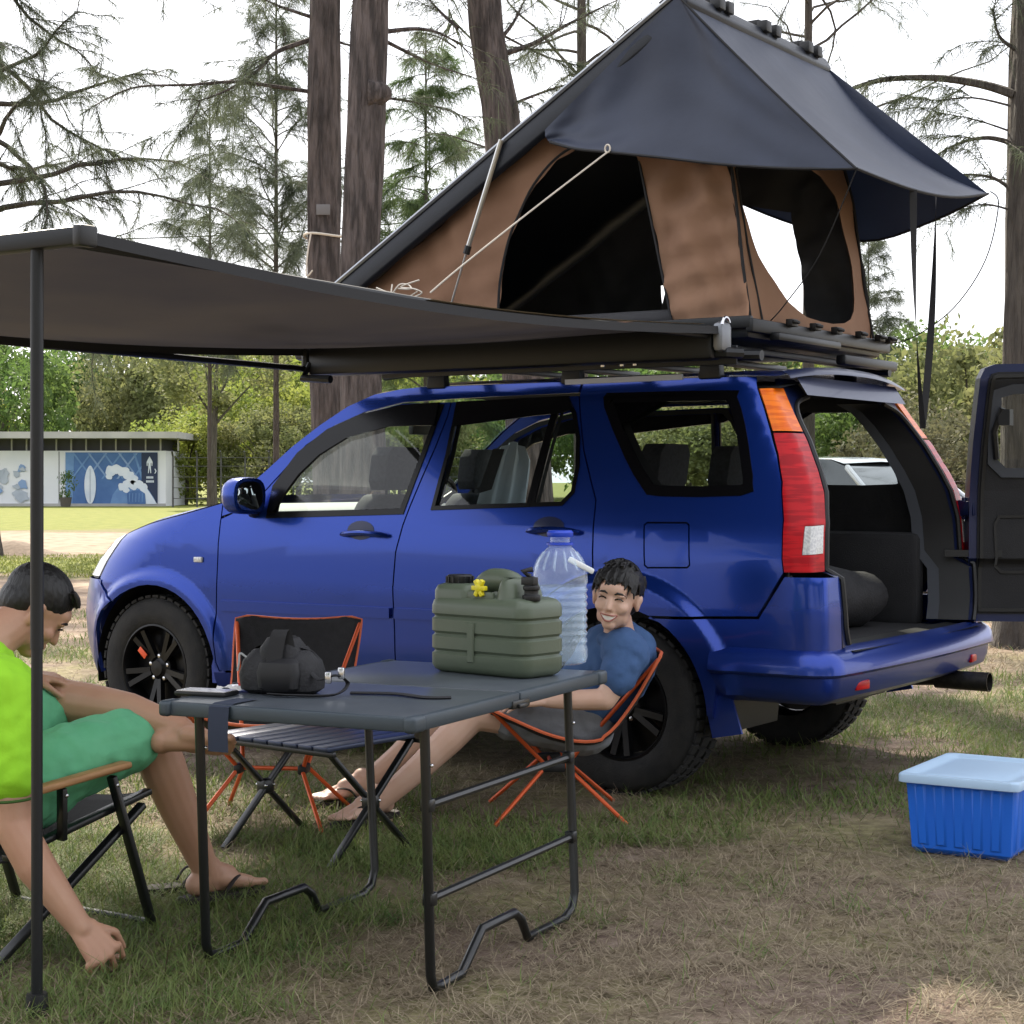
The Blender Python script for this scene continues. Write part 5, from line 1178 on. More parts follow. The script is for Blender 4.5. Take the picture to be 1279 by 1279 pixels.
organic('hair', b, HAIR, bd, .0034, 1, .3)
# his other slipper, kicked off
kp = gnd(228, 1118); ks = thing('slipper', 'dark rubber slipper kicked off beside the foot of the man in lime', 'slipper', (kp.x, kp.y, .0), 0)
slipper('sole', ks, Vector((kp.x-.08, kp.y-.02, .062)), None, (.9, .4, 0), FLIP)
# ---------------------------------------------------------------- trees
def bark(name, a, b_):
    return mat(name, a, .95, c2=b_, scale=3.2, stretch=(6, 6, .9), bump=1.0, bscale=4.5, bdist=.09, detail=10, fac=(.38, .62))
BARK = bark('grey_brown_bark', (.045, .036, .034), (.125, .10, .093)); BARK2 = bark('dark_bark', (.05, .042, .036), (.085, .072, .06))
NEED = mat('casuarina_needles', (.075, .095, .062), .8, c2=(.11, .13, .08), scale=2, transl=.45)
NEEDG = mat('fresh_needles', (.075, .120, .045), .8, c2=(.105, .150, .055), scale=2, transl=.5)
def strips(P, D, L_, W, droop, rng, segs=2):
    """thin drooping strips: P base points (n,3), D directions (n,3)"""
    n = len(P); D = D/np.linalg.norm(D, axis=1, keepdims=True); side = np.cross(D, rng.normal(size=(n, 3))); side /= np.linalg.norm(side, axis=1, keepdims=True)+1e-9
    rows = []
    for k in range(segs+1):
        t = k/segs; c = P+D*(L_*t)[:, None]; c[:, 2] -= (droop*L_*t*t); w = (W*(1-.75*t))[:, None]
        rows.append(c-side*w/2); rows.append(c+side*w/2)
    V = np.stack(rows, 1).reshape(-1, 3); b = np.arange(n)[:, None]*(2*(segs+1))
    F = np.concatenate([b+np.array([[2*k, 2*k+1, 2*k+3, 2*k+2]]) for k in range(segs)])
    return V, F
def branch_path(p0, d, L_, n, rng, rise=.0, droop=.25):
    P = [Vector(p0)]; d = Vector(d).normalized()
    for k in range(n):
        d = (d+Vector((rng.normal(0, .18), rng.normal(0, .18), rng.normal(0, .15)-droop/n))).normalized(); P.append(P[-1]+d*L_/n)
    return P
def casuarina(label, base, H, r0, lean=(0, 0), seed=1, bark_=None, needles=None, zlo=4, nb=26, blen=3.2, per=60, wid=.010, slen=(.18, .42), custom=(), dense_above=None, group=None, tr_pts=None, rise=.35, sub=5):
    rng = np.random.default_rng(seed); t = thing('casuarina_tree', label, 'tree', base, 0, group)
    bx, by = base[0], base[1]
    ctrl = tr_pts or [(0, 0, 0), (lean[0]*.25, lean[1]*.25, H*.25), (lean[0]*.55, lean[1]*.5, H*.5), (lean[0], lean[1], H)]
    pc = curve(ctrl, 10)
    def trunk_at(z):
        for a, b_ in zip(pc, pc[1:]):
            if b_.z >= z: q = (z-a.z)/max(1e-6, b_.z-a.z); return a.lerp(b_, q)
        return pc[-1]
    rad = lambda z: r0*(1-.80*min(1, z/H))*(1+.45*math.exp(-z/.35))
    tb = MB(); rings = []; ph = rng.uniform(0, 6)
    zs = [0, .1, .25, .5, .8]+[1.2+.4*i for i in range(int((H-1.2)/.4)+1)]
    for z in zs:
        c = trunk_at(z); r = rad(z)
        rings.append([(c.x+r*(1+.10*math.sin(3*a+ph+z*.4)+.06*math.sin(7*a+1.7*z)+.03*math.sin(13*a+5*z))*math.cos(a), c.y+r*(1+.10*math.sin(3*a+ph+z*.4)+.06*math.sin(7*a+1.7*z))*math.sin(a), z-.05*(z == 0)) for a in [2*math.pi*k/18 for k in range(18)]])
    tb.loft(rings); tb.build('trunk', bark_ or BARK, t, auto=80)
    limbs = MB(); SP = []; SD = []; SL = []; SW = []
    def leafy(path, L_, dens, wmul=1.0, sl=None):
        m = max(0, int(dens))
        for _ in range(m):
            u = rng.random()**.7*(len(path)-1); i = min(int(u), len(path)-2); p = path[i].lerp(path[i+1], u-i); tdir = (path[i+1]-path[i]).normalized()
            d = tdir*.6+Vector((rng.normal(0, .6), rng.normal(0, .6), rng.normal(-.15, .45))); SP.append(tuple(p)); SD.append(tuple(d)); SL.append(rng.uniform(*(sl or slen))); SW.append(wid*wmul*rng.uniform(.6, 1.4))
    def grow(path, r, L_, dens, wm=1.0, sl=None):
        n = len(path); limbs.tube([tuple(p) for p in path], [r*(1-.8*k/(n-1)) for k in range(n)], 5)
        for _ in range(sub):
            i = int(rng.integers(max(1, n//5), n)); d = (path[min(i+1, n-1)]-path[i-1]).normalized()+Vector((rng.normal(0, .6), rng.normal(0, .6), rng.normal(.1, .4)))
            sp = branch_path(path[min(i, n-1)], d, L_*rng.uniform(.22, .45), 5, rng, droop=.5); limbs.tube([tuple(p) for p in sp], [r*.22*(1-.7*k/5) for k in range(6)], 3)
            leafy(sp, L_*.3, dens/sub*.85, wm, sl)
        leafy(path[n//3:], L_, dens*.3, wm, sl)
    for k in range(nb):
        z = zlo+(H*.97-zlo)*(k+.5*rng.random())/nb; az = k*2.399+rng.uniform(-.5, .5); f = 1-((z-zlo)/(H-zlo))**1.4*.75
        L_ = blen*f*rng.uniform(.7, 1.15); d = Vector((math.cos(az), math.sin(az), rise+rng.uniform(-.6, .5)))
        k_ = 1.0 if not dense_above or z < dense_above[0] else dense_above[1]
        grow(branch_path(trunk_at(z), d, L_, 9, rng, droop=.45), rad(z)*.28+.008, L_, per*k_*f+10)
    I = Vector(base)
    for pts, r, dens in custom:
        grow([p-I for p in curve(pts, 4)], r, 1.6, dens*11, .0052/wid, (.06, .24))
    limbs.build('branches', bark_ or BARK, t, fix=False)
    V, F = strips(np.array(SP), np.array(SD), np.array(SL), np.array(SW), .55, rng)
    np_mesh('crown', V, F, needles or NEED, t)
    return t, trunk_at
def px(pts, Y, dy=0): return [at(x, y, Y+dy*k) for k, (x, y) in enumerate(pts)]
GC = 'tall casuarinas behind the camp'
# three trunks behind the car; crowns high above
bA = at(404, 600, 17); ta, tra = casuarina('straight casuarina trunk with a cord tied round it, leftmost of the trunks by the car', (bA.x, 17, 0), 20, .185, seed=11, zlo=7.2, nb=30, blen=3.8, per=150, wid=.022, slen=(.2, .5), dense_above=(9, 1.3), group=GC,
    tr_pts=[(.12, 0, 0), (.06, 0, 1.5), (0, 0, 3), (.02, 0, 6), (.1, 0, 12), (.0, 0, 20)],
    custom=[(px([(392, 48), (345, 65), (322, 88), (285, 112), (248, 126)], 17, -.15), .028, 40), (px([(392, 115), (330, 106), (290, 102), (235, 106), (175, 108), (140, 120), (105, 140)], 17, -.2), .022, 70), (px([(392, 22), (350, 8), (320, -6)], 17, -.2), .022, 20), (px([(345, 65), (330, 78), (295, 98), (250, 108)], 16.85, -.1), .014, 45), (px([(250, 126), (240, 150), (225, 165)], 16.4), .008, 40), (px([(392, 40), (430, 55), (470, 62)], 17.2), .02, 14)])
bB = at(452, 600, 15.6); tb_, _ = casuarina('casuarina trunk with a knot on its side, close beside the corded one', (bB.x, 15.6, 0), 19, .20, seed=12, zlo=7.2, nb=28, blen=3.6, per=150, wid=.022, slen=(.2, .5), dense_above=(9, 1.3), group=GC,
    tr_pts=[(.0, 0, 0), (-.0, 0, 1.5), (-.02, 0, 3), (.09, 0, 5.6), (.2, 0, 10), (.3, 0, 19)],
    custom=[(px([(462, 42), (478, 40), (520, 36), (550, 42), (578, 58)], 15.6, .2), .03, 12), (px([(462, 44), (478, 50), (510, 66), (545, 82), (585, 95)], 15.6, .2), .026, 16), (px([(455, 118), (480, 122), (520, 128), (560, 138), (590, 150)], 15.6, .2), .018, 30)])
kn = at(478, 118, 15.55); MB().loft([[(kn.x+o*.06+.0, 15.5+r*math.cos(a), kn.z+r*1.2*math.sin(a)) for a in [2*math.pi*k/10 for k in range(10)]] for o, r in ((-2, .11), (0, .09), (1, .05), (1.4, .02))]).build('knot', BARK, tb_, world=True)
bC = at(607, 600, 18.5); casuarina('leaning casuarina trunk directly behind the rooftop tent', (bC.x+.35, 18.5, 0), 21, .235, seed=13, zlo=7.8, nb=30, blen=4.0, per=150, wid=.022, slen=(.2, .5), dense_above=(9, 1.3), group=GC,
    tr_pts=[(.2, 0, 0), (.0, 0, 3), (-.20, 0, 5), (-.40, 0, 6.6), (-.6, 0, 12), (-.8, 0, 21)],
    custom=[(px([(620, 70), (665, 55), (710, 30), (760, 5)], 18.5, .2), .035, 60), (px([(615, 60), (640, 30), (655, 0)], 18.5, .1), .03, 40), (px([(622, 138), (660, 122), (700, 108), (740, 100)], 18.5, .2), .022, 60), (px([(572, 35), (550, 15), (530, -8)], 18.5, .1), .025, 40), (px([(570, 60), (545, 45), (520, 40)], 18.3), .012, 40), (px([(620, 40), (680, 70), (725, 82)], 18.8), .016, 50)])
# trunk at the right edge with long arching branches
bE = at(1293, 600, 13.2); casuarina('dark casuarina trunk with long arching side branches to the right of the open rear door', (bE.x, 13.2, 0), 18, .20, seed=14, zlo=6.5, nb=26, blen=3.6, per=150, wid=.020, slen=(.2, .5), dense_above=(8, 1.3), group=GC, bark_=BARK2,
    tr_pts=[(-.03, 0, 0), (-.05, 0, 1.5), (-.04, 0, 2.6), (.0, 0, 5), (.1, 0, 10), (.0, 0, 18)],
    custom=[(px([(1268, 118), (1225, 105), (1165, 97), (1100, 100), (1050, 116), (1030, 128)], 13.2, .15), .040, 60), (px([(1268, 180), (1235, 172), (1200, 178), (1165, 196)], 13.2, .1), .024, 50), (px([(1268, 240), (1240, 222), (1205, 218), (1180, 222)], 13.2, .1), .018, 50), (px([(1270, 62), (1248, 45), (1240, 10)], 13.2), .02, 60), (px([(1262, 132), (1215, 122), (1165, 125), (1130, 118)], 13.0, .1), .010, 50), (px([(1262, 262), (1230, 255), (1200, 262)], 13.2), .010, 20), (px([(1265, 165), (1220, 150), (1170, 140)], 13.3), .010, 30)])
# more of the grove, farther back
GF = 'casuarinas farther back'
b = at(726, 600, 30); casuarina('thin far casuarina showing between the tent and the leaning trunk', (b.x, 30, 0), 17, 0.13, seed=21, zlo=5, nb=46, blen=3.2, per=420, wid=0.007, slen=(0.15, 0.4), group=GF, bark_=BARK2)
b = at(-25, 600, 29); casuarina('casuarina with drooping foliage rising beside the awning end', (b.x, 29, 0), 15, 0.26, seed=22, zlo=4.6, nb=56, blen=3.6, per=1500, wid=0.009, slen=(0.1, 0.34), group=GF, bark_=BARK2, rise=.15, sub=12)
b = at(262, 600, 46); casuarina('slender young casuarina above the middle of the awning', (b.x, 46, 0), 11.5, 0.07, seed=23, zlo=4.0, nb=58, blen=2.1, per=520, wid=0.01, slen=(0.15, 0.4), group=GF, bark_=BARK2, rise=0.8, sub=9)
b = at(345, 600, 40); casuarina('feathery casuarina just left of the corded trunk', (b.x, 40, 0), 13.0, 0.08, seed=24, zlo=4.4, nb=66, blen=2.4, per=620, wid=0.01, slen=(0.15, 0.4), group=GF, bark_=BARK2, rise=0.8, sub=9)
b = at(532, 600, 36); casuarina('fresh green casuarina between the knotty and leaning trunks', (b.x, 36, 0), 10.4, 0.07, seed=25, needles=NEEDG, zlo=2.6, nb=64, blen=2.0, per=700, wid=0.011, slen=(0.15, 0.4), group=GF, bark_=BARK2, rise=0.75, sub=9)
b = at(1010, 600, 26); casuarina('airy casuarina rising beyond the right side of the tent', (b.x, 26, 0), 13.5, 0.1, seed=26, zlo=6.2, nb=40, blen=3.6, per=380, wid=0.006, slen=(0.12, 0.35), group=GF, bark_=BARK2)
b = at(1085, 600, 48); casuarina('small wispy casuarina seen under the tent fly', (b.x, 48, 0), 8.2, 0.06, seed=27, zlo=2.5, nb=46, blen=1.5, per=420, wid=0.01, slen=(0.15, 0.4), group=GF, bark_=BARK2, rise=0.8, sub=9)
# cord and number plate on the first trunk
c = tra(3.62)+Vector((bA.x, 17, 0)); cr_ = .168
cord = thing('cord', 'pale cord knotted round the leftmost trunk beside the car', 'cord', (c.x, c.y, 3.6), 0)
MB().tube([(cr_*1.1*math.cos(a), cr_*1.1*math.sin(a), .012*math.sin(2*a)) for a in [2*math.pi*k/24 for k in range(25)]], .012, 5).build('loop', ROPEM, cord)
MB().tube([tuple(p) for p in curve([(-.10, -.17, 0), (-.13, -.19, -.2), (-.14, -.18, -.4), (-.08, -.19, -.35)], 5)], .008, 5).build('loose_end', ROPEM, cord)
tag(MB().box((c.x+.02, 17-.185, 3.83), (.13, .012, .10)).build('number_plaque', mat('dull_plaque', (.16, .15, .15), .6), None, bevel=.003), 'small dull plaque nailed above the cord on the trunk', 'plaque')
# ---- broad-leaved trees and bushes of the background
def leaf_cloud(seed, nclump, nleaf, size, rad=(1, 1, 1), clump=.34, hollow=.55):
    rng = np.random.default_rng(seed); P = []
    d = rng.normal(size=(nclump, 3)); d /= np.linalg.norm(d, axis=1, keepdims=True); rr = hollow+(1-hollow)*rng.random(nclump)**.5
    cc_ = d*rr[:, None]; cc_[:, 2] = cc_[:, 2]*1.0; cr_ = clump*rng.uniform(.5, 1.25, nclump)
    per = nleaf//nclump
    q = rng.normal(size=(nclump, per, 3)); q /= np.linalg.norm(q, axis=2, keepdims=True); q *= (rng.random((nclump, per, 1))**.4)
    C = (cc_[:, None, :]+q*cr_[:, None, None]).reshape(-1, 3)*np.array(rad)
    n = len(C); a = rng.normal(size=(n, 3)); a /= np.linalg.norm(a, axis=1, keepdims=True); b_ = np.cross(a, rng.normal(size=(n, 3))); b_ /= np.linalg.norm(b_, axis=1, keepdims=True)
    s = size*rng.uniform(.5, 1.4, n)[:, None]
    V = np.stack([C-a*s, C-b_*s*.5, C+a*s, C+b_*s*.5], 1).reshape(-1, 3); F = np.arange(n*4).reshape(-1, 4)
    return V, F, cc_*np.array(rad)
LEAFS = [mat('leaf_bright', (.16, .22, .04), .7, c2=(.28, .30, .07), scale=.9, transl=.5), mat('leaf_deep', (.075, .140, .034), .7, c2=(.13, .19, .05), scale=.9, transl=.5), mat('leaf_olive', (.14, .165, .06), .75, c2=(.21, .215, .09), scale=1.2, transl=.5), mat('leaf_grey', (.10, .105, .055), .8, c2=(.16, .15, .085), scale=1.4, transl=.4)]
CLOUD = []
for k in range(4):
    V, F, cl = leaf_cloud(50+k, 70, 9000, .045, clump=.30); me_o = np_mesh('crown', V, F, LEAFS[k]); CLOUD.append((me_o.data, cl)); bpy.data.objects.remove(me_o)
CLOUDM = {}
def bush(name, label, cat, x, y, w, h, z0, var, group, lm=None, trunk=True, rz=0, depth=None):
    t = thing(name, label, cat, (x, y, 0), 0, group); me, cl = CLOUD[var]
    if lm is not None:
        key = (var, lm)
        if key not in CLOUDM: CLOUDM[key] = me.copy(); CLOUDM[key].materials[0] = LEAFS[lm]
        me = CLOUDM[key]
    o = bpy.data.objects.new('crown', me); obj_link(o, t); o.location = (0, 0, z0+(h-z0)/2); o.scale = (w/2, (depth or w)/2, (h-z0)/2/1.05); o.rotation_euler = (0, 0, rz)
    if trunk:
        b = MB(); zc = z0+(h-z0)*.45; b.tube([(0, 0, -.05), (.05*w*.3, 0, zc*.5), (0, 0, zc)], [.022*h+.03, .016*h+.02, .008*h+.01], 7)
        Rz = Matrix.Rotation(rz, 3, 'Z')
        for k in range(0, 60, 8):
            p = Rz @ Vector((cl[k][0]*w/2, cl[k][1]*(depth or w)/2, cl[k][2]*(h-z0)/2)); b.tube([(0, 0, zc*.55), (p.x*.4, p.y*.4, zc*.8+.2*(z0+(h-z0)/2+p.z)), (p.x*.9, p.y*.9, z0+(h-z0)/2+p.z*.9)], [.008*h+.01, .006*h, .003*h], 4)
        b.build('trunk', BARK2, t, fix=False)
    return t
rb = random.Random(9)
# far wood behind the block and all along the field
GW_ = 'trees of the far wood'
for k in range(19):
    X = -46+k*5.0+rb.uniform(-1.2, 1.2); Y = 108+rb.uniform(-7, 8); h_ = rb.uniform(8.0, 10.5); v = rb.choice([0, 1, 1, 2]); lm = rb.choice([0, 1, 1, 2])
    bush('broadleaf_tree', ('bright', 'deep', 'olive', 'olive')[lm]+' green leafy tree in the far wood across the field', 'tree', X, Y, rb.uniform(7, 9.5), h_, .8, v, GW_+' '+('bright', 'deep', 'olive', 'olive')[lm], lm, rz=rb.uniform(0, 6))
for k in range(16):
    X = -40+k*5.2+rb.uniform(-1, 1); Y = 124+rb.uniform(-5, 6); lm = rb.choice([1, 2])
    bush('broadleaf_tree', 'tall '+('deep', 'olive')[lm-1]+' green tree in the back row of the far wood', 'tree', X, Y, rb.uniform(9, 11), rb.uniform(11, 12.5), 2.0, rb.choice([1, 2]), GW_+' back '+('deep', 'olive')[lm-1], lm, rz=rb.uniform(0, 6))
# lighter bushes right of the block, behind the fence
for k, (pxx, Y, w, h_, lm) in enumerate(((232, 90, 5.2, 5.0, 0), (285, 93, 5.6, 6.4, 0), (335, 89, 5.0, 5.2, 2), (372, 95, 6.0, 6.8, 0), (415, 91, 5.2, 5.6, 2), (470, 92, 5.5, 6.0, 0), (540, 90, 5.4, 5.6, 2), (620, 94, 6.0, 6.2, 1))):
    p = at(pxx, 600, Y); bush('field_bush', ('yellow-green', '', 'olive')[lm] .replace('', '') + ' spreading bush behind the wire fence beside the painted block' if lm != 1 else 'deep green spreading bush behind the wire fence beside the painted block', 'bush', p.x, Y, w, h_, .2, k % 4, 'bushes behind the fence '+str(('yellow', 'deep', 'olive')[lm]), lm, rz=k)
# grey-green scrub at the right, nearer
for k, (pxx, Y, w, h_, lm, lab) in enumerate(((1215, 44, 5.0, 5.2, 2, 'olive shrub with the highest crown between the tail lamp and the dark trunk'), (1120, 40, 4.2, 3.2, 3, 'greyish twiggy shrub just beyond the right tail lamp'), (1165, 36, 3.2, 2.6, 3, 'low greyish shrub in front of the olive one'), (1310, 42, 5.0, 4.6, 2, 'olive shrub behind the dark trunk'), (1040, 46, 4.6, 3.6, 1, 'deep green shrub seen through the tailgate opening'), (960, 50, 5.0, 3.8, 2, 'olive shrub seen through the quarter window'), (860, 52, 5.0, 3.4, 2, 'olive shrub hidden behind the tall side windows'))):
    p = at(pxx, 600, Y); bush('shrub', lab, 'shrub', p.x, Y, w, h_, .05, k % 4, None, lm, rz=k*1.3, depth=w*.7)
# slim bare tree by the fence
p = at(265, 600, 78); sm_ = thing('slim_tree', 'slim bare-stemmed tree with forked upper limbs standing by the wire fence', 'tree', (p.x, 78, 0))
b = MB(); b.tube([(0, 0, -.1), (.0, 0, 1.5), (.06, 0, 3), (.14, 0, 4.4), (.2, 0, 6.2), (.3, 0, 8)], [.26, .19, .16, .12, .08, .03], 8); b.build('trunk', BARK2, sm_)
b = MB()
for pts in ([(.08, 0, 4.0), (-.7, 0, 5.2), (-1.5, 0, 7)], [(.05, 0, 3.6), (.9, 0, 4.6), (2.2, .2, 6.0)], [(.12, 0, 4.3), (-.3, .2, 6), (-.5, .2, 8)], [(.14, 0, 4.6), (.7, .3, 6), (1.0, .2, 7.5)]): b.tube([tuple(q) for q in curve(pts, 4)], [.075*(1-.8*k/8) for k in range(9)], 5)
b.build('limbs', BARK2, sm_)
V, F, _ = leaf_cloud(77, 60, 4200, .05, clump=.3); V = V*np.array([3.0, 2.6, 2.2])+np.array([.3, 0, 6.6]); np_mesh('crown', V, F, LEAFS[2], sm_)

# unseen trees added behind the viewer for the car's paint to mirror
for k in range(8):
    bush('broadleaf_tree', 'unseen dark leafy tree added behind the viewer for the car paint to mirror', 'tree', -24+k*7+rb.uniform(-1.5, 1.5), -15+rb.uniform(-3, 3)-4*(k in (3, 4)), 8.5, rb.uniform(8, 12), 1.6, k % 4, 'unseen trees added behind the viewer', 1, rz=k*.8)
# ---------------------------------------------------------------- painted block across the field
BY = 85.0
def bp2(x, y): p = at(x, y, BY); return p.x, p.z
blk = thing('painted_block', 'low flat-roofed white block with a blue surf mural across the field', 'building', (-24, BY, 0))
WHITE = mat('white_wall', (.62, .64, .68), .8, c2=(.70, .71, .73), scale=.6); ROOFG = mat('grey_roof_edge', (.30, .30, .29), .7, c2=(.38, .37, .35), scale=1); DARKV = mat('dark_louvre', (.05, .05, .055), .7)
x0, x1 = -36.0, bp2(207, 600)[0]; zt = bp2(0, 563)[1]
wb = MB(); wb.box(((x0+x1)/2, BY+2.5, zt/2), (x1-x0, 5.0, zt)); wl = wb.build('wall', WHITE, blk, world=True)
xr = bp2(228, 600)[0]; z1, z2 = bp2(0, 548)[1], bp2(0, 540)[1]
MB().box(((x0-1+xr)/2, BY+2.2, (z1+z2)/2), (xr-x0+1, 7.0, z2-z1)).build('roof', ROOFG, blk, world=True)
MB().box(((x0+x1)/2, BY+2.6, (zt+z1)/2), (x1-x0-.5, 4.2, z1-zt+.02)).build('vent_band', DARKV, blk, world=True)
for k in range(26):
    xx = x1-.3-k*.72; MB().box((xx, BY+.25, (zt+z1)/2), (.07, .09, z1-zt)).build('vent_post', ROOFG, blk, world=True)
for k in range(3): xx = xr-.25-k*.9; MB().box((xx, BY+.2, (zt+z1)/2), (.07, .07, z1-zt)).build('eave_post', ROOFG, blk, world=True) if xx > x1 else None
MB().box(((x0+x1)/2, BY-.03, .06), (x1-x0, .08, .14)).build('plinth', ROOFG, blk, world=True)
def flat(name, pts, m, par, o, d=.012):
    P = [bp2(x, y) for x, y in pts]; return MB().prism(P, lambda x, z, t: (x, BY-o+t, z), d).build(name, m, par, world=True, smooth=False)
MB_ = mat('mural_blue', (.055, .125, .30), .8, c2=(.075, .16, .36), scale=1.4); ML = mat('mural_pale_blue', (.17, .27, .46), .8, c2=(.23, .33, .52), scale=2); MN = mat('mural_navy', (.022, .034, .075), .8); MW = mat('mural_white', (.66, .70, .76), .8, c2=(.55, .61, .70), scale=2); MS = mat('mural_steel', (.11, .21, .42), .8, c2=(.14, .26, .47), scale=2); MG = mat('mural_grey', (.30, .34, .40), .8, c2=(.42, .46, .52), scale=1.2)
mu = flat('mural', [(82, 565), (197, 565), (197, 630), (82, 630)], MB_, blk, .03)
flat('mural_edge_band', [(82, 565), (93, 565), (91, 630), (82, 630)], MS, mu, .045)
for k in range(5):                       # lattice of pale crossing bands
    xa = 92+k*19
    for sgn in (1, -1):
        a = (xa, 566) if sgn > 0 else (xa+22, 566); b_ = (xa+24, 598) if sgn > 0 else (xa-2, 598)
        flat('lattice_band', [(a[0]-1.3, a[1]), (a[0]+1.3, a[1]), (min(b_[0], 178)+1.3, b_[1]), (min(b_[0], 178)-1.3, b_[1])], ML if k % 2 else MS, mu, .05+.004*(sgn > 0)+.001*k)
flat('navy_panel', [(177, 565.5), (197, 565.5), (197, 629.5), (177, 629.5)], MN, mu, .06)
sb_ = [(113+7.2*math.sin(t)*(1-.0*t), 605.5-24*math.cos(t)) for t in [2*math.pi*k/28 for k in range(28)]]
sb_ = [(113+(x-113)*(1-.25*max(0, (605-y)/24)**3), y) for x, y in sb_]
flat('surfboard', sb_, MW, mu, .07); flat('board_stringer', [(112.6, 586), (113.4, 586), (113.4, 627), (112.6, 627)], MG, mu, .085)
flat('wave_back', [(138, 629.5), (141, 618), (147, 610), (155, 605), (165, 604), (177, 606), (186, 612), (192, 621), (196, 629.5)], MS, mu, .066)
for cx_, cy_, rx, ry in ((139, 588, 7, 6.5), (146, 586, 8, 5.5), (154, 589, 8, 6), (161, 594, 7, 6), (167, 599, 6, 6), (137, 595, 4, 4), (153, 608, 5, 5), (160, 604, 6, 5), (167, 606, 6, 6), (174, 605, 6, 5), (180, 610, 5, 6), (158, 612, 4, 3.5)):
    flat('foam_patch', [(cx_+rx*math.cos(t)*(1+.12*math.sin(3*t+cx_)), cy_+ry*math.sin(t)*(1+.12*math.sin(4*t+cy_))) for t in [2*math.pi*k/16 for k in range(16)]], MW, mu, .078+.0005*cx_/10)
flat('foam_tail', [(178, 606), (184, 610), (190, 619), (196.5, 629.4), (183, 629.4), (182, 618)], MW, mu, .10)
flat('wave_hollow', [(160, 629.4), (159, 616), (166, 613), (175, 612), (181, 616), (182, 629.4)], MB_, mu, .105)
for k in range(5): flat('wave_streak', [(162+k*4, 616), (163+k*4, 616), (162.5+k*4, 627), (161.7+k*4, 627)], MS, mu, .12)
# figure, arrow and the two short lines of lettering
flat('sign_figure', [(187.2, 570), (189.5, 574), (191, 577), (190.6, 582), (189.7, 582), (189.5, 577.5), (188.6, 579), (189.2, 591), (188.3, 591), (187.2, 584), (186.1, 591), (185.3, 591), (185.9, 579), (185, 577.5), (184.6, 582), (183.7, 582), (183.6, 577), (185.0, 574)], MW, mu, .08)
flat('sign_arrow', [(193.2, 585.5), (194.4, 585.5), (196, 588.5), (194.2, 591.5), (193.2, 591.5), (194.6, 588.5)], MW, mu, .08)
for yy, n_, x0_, w_ in ((595, 5, 183.4, 1.75), (600, 6, 183.0, 1.65)):
    for k in range(n_):
        xx = x0_+k*w_; flat('letter_block', [(xx, yy), (xx+w_*.78, yy), (xx+w_*.78, yy+2.8), (xx+w_*.5, yy+2.8), (xx+w_*.4, yy+1.2), (xx+w_*.3, yy+2.8), (xx, yy+2.8)], MW, mu, .08)
flat('wall_joint', [(73.4, 564), (74.2, 564), (74.2, 631), (73.4, 631)], DARKV, blk, .02)
gm = random.Random(4)
for k in range(20):
    cx_, cy_ = gm.uniform(-22, 34), gm.uniform(582, 624); r_ = gm.uniform(3, 8); a0 = gm.uniform(0, 6)
    flat('grey_mural_stroke', [(cx_+r_*math.cos(t+a0)*(1+.4*math.sin(2*t+k)), cy_+r_*.75*math.sin(t+a0)*(1+.35*math.sin(3*t+k))) for t in [2*math.pi*q/12 for q in range(12)]], MG if k % 3 else ML, blk, .03+.003*k)
p = at(82, 632, 83); shb = thing('potted_plant', 'small dark plant in a pot standing before the mural wall', 'plant', (p.x, 83, 0))
MB().lathe([(.22, 0), (.30, .45), (.27, .45), (.2, .40)], 14).build('pot', mat('dark_pot', (.08, .07, .06), .8), shb)
V, F, _ = leaf_cloud(91, 16, 700, .10, clump=.4); np_mesh('foliage', V*np.array([.45, .45, .7])+np.array([0, 0, .95]), F, LEAFS[1], shb)
# ---- wire fence
fen = thing('wire_fence', 'dark post and wire fence running from the painted block past the bushes', 'fence', (at(218, 600, 82).x, 82, 0))
fx0 = at(216, 600, 82).x; POSTM = mat('fence_post', (.05, .05, .05), .7)
for k in range(15):
    X = fx0+k*1.12; MB().tube([(X, 82, -.1), (X, 82, 2.35), (X+.0, 81.75, 2.6)], .045, 6).build('post', POSTM, fen, world=True)
for z in (.4, .9, 1.4, 1.9, 2.3): MB().tube([(fx0, 81.95, z), (fx0+15.7, 81.95, z)], .016, 4).build('wire', POSTM, fen, world=True)
# mound of litter at the foot of the tree at the left edge
lp = gnd(14, 692); tag(MB().grid(lambda i, j: (lp.x-1.2+2.2*i, lp.y-.7+1.4*j, -.02+.20*math.sin(math.pi*i)*math.sin(math.pi*j)*(1+.3*math.sin(9*i+5*j))), 14, 10).build('litter_mound', LITTER, None), 'low brown mound of needle litter at the foot of the tree by the field', 'litter mound')
# overhead cable far behind
pa, pb = at(60, 300, 62), at(660, 262, 62)
cab = MB(); cab.tube([tuple(pa.lerp(pb, t)+Vector((0, 0, -.25*math.sin(math.pi*t)))) for t in [(-1+3.2*k/24) for k in range(25)]], .022, 4); tag(cab.build('overhead_cable', POSTM, None), 'thin overhead cable strung far behind the trees', 'cable')
# globe lamp beyond the shrubs
gp0 = at(1125, 463, 47); gl_ = thing('globe_lamp', 'white globe street lamp showing above the shrubs behind the tail lamp', 'street lamp', (gp0.x, 47, 0))
MB().tube([(0, 0, 0), (0, 0, gp0.z-.25)], .05, 8).build('post', POSTM, gl_); MB().ball((0, 0, gp0.z), (.26, .26, .32), 16, 10).build('globe', mat('globe_white', (.75, .76, .78), .4), gl_)
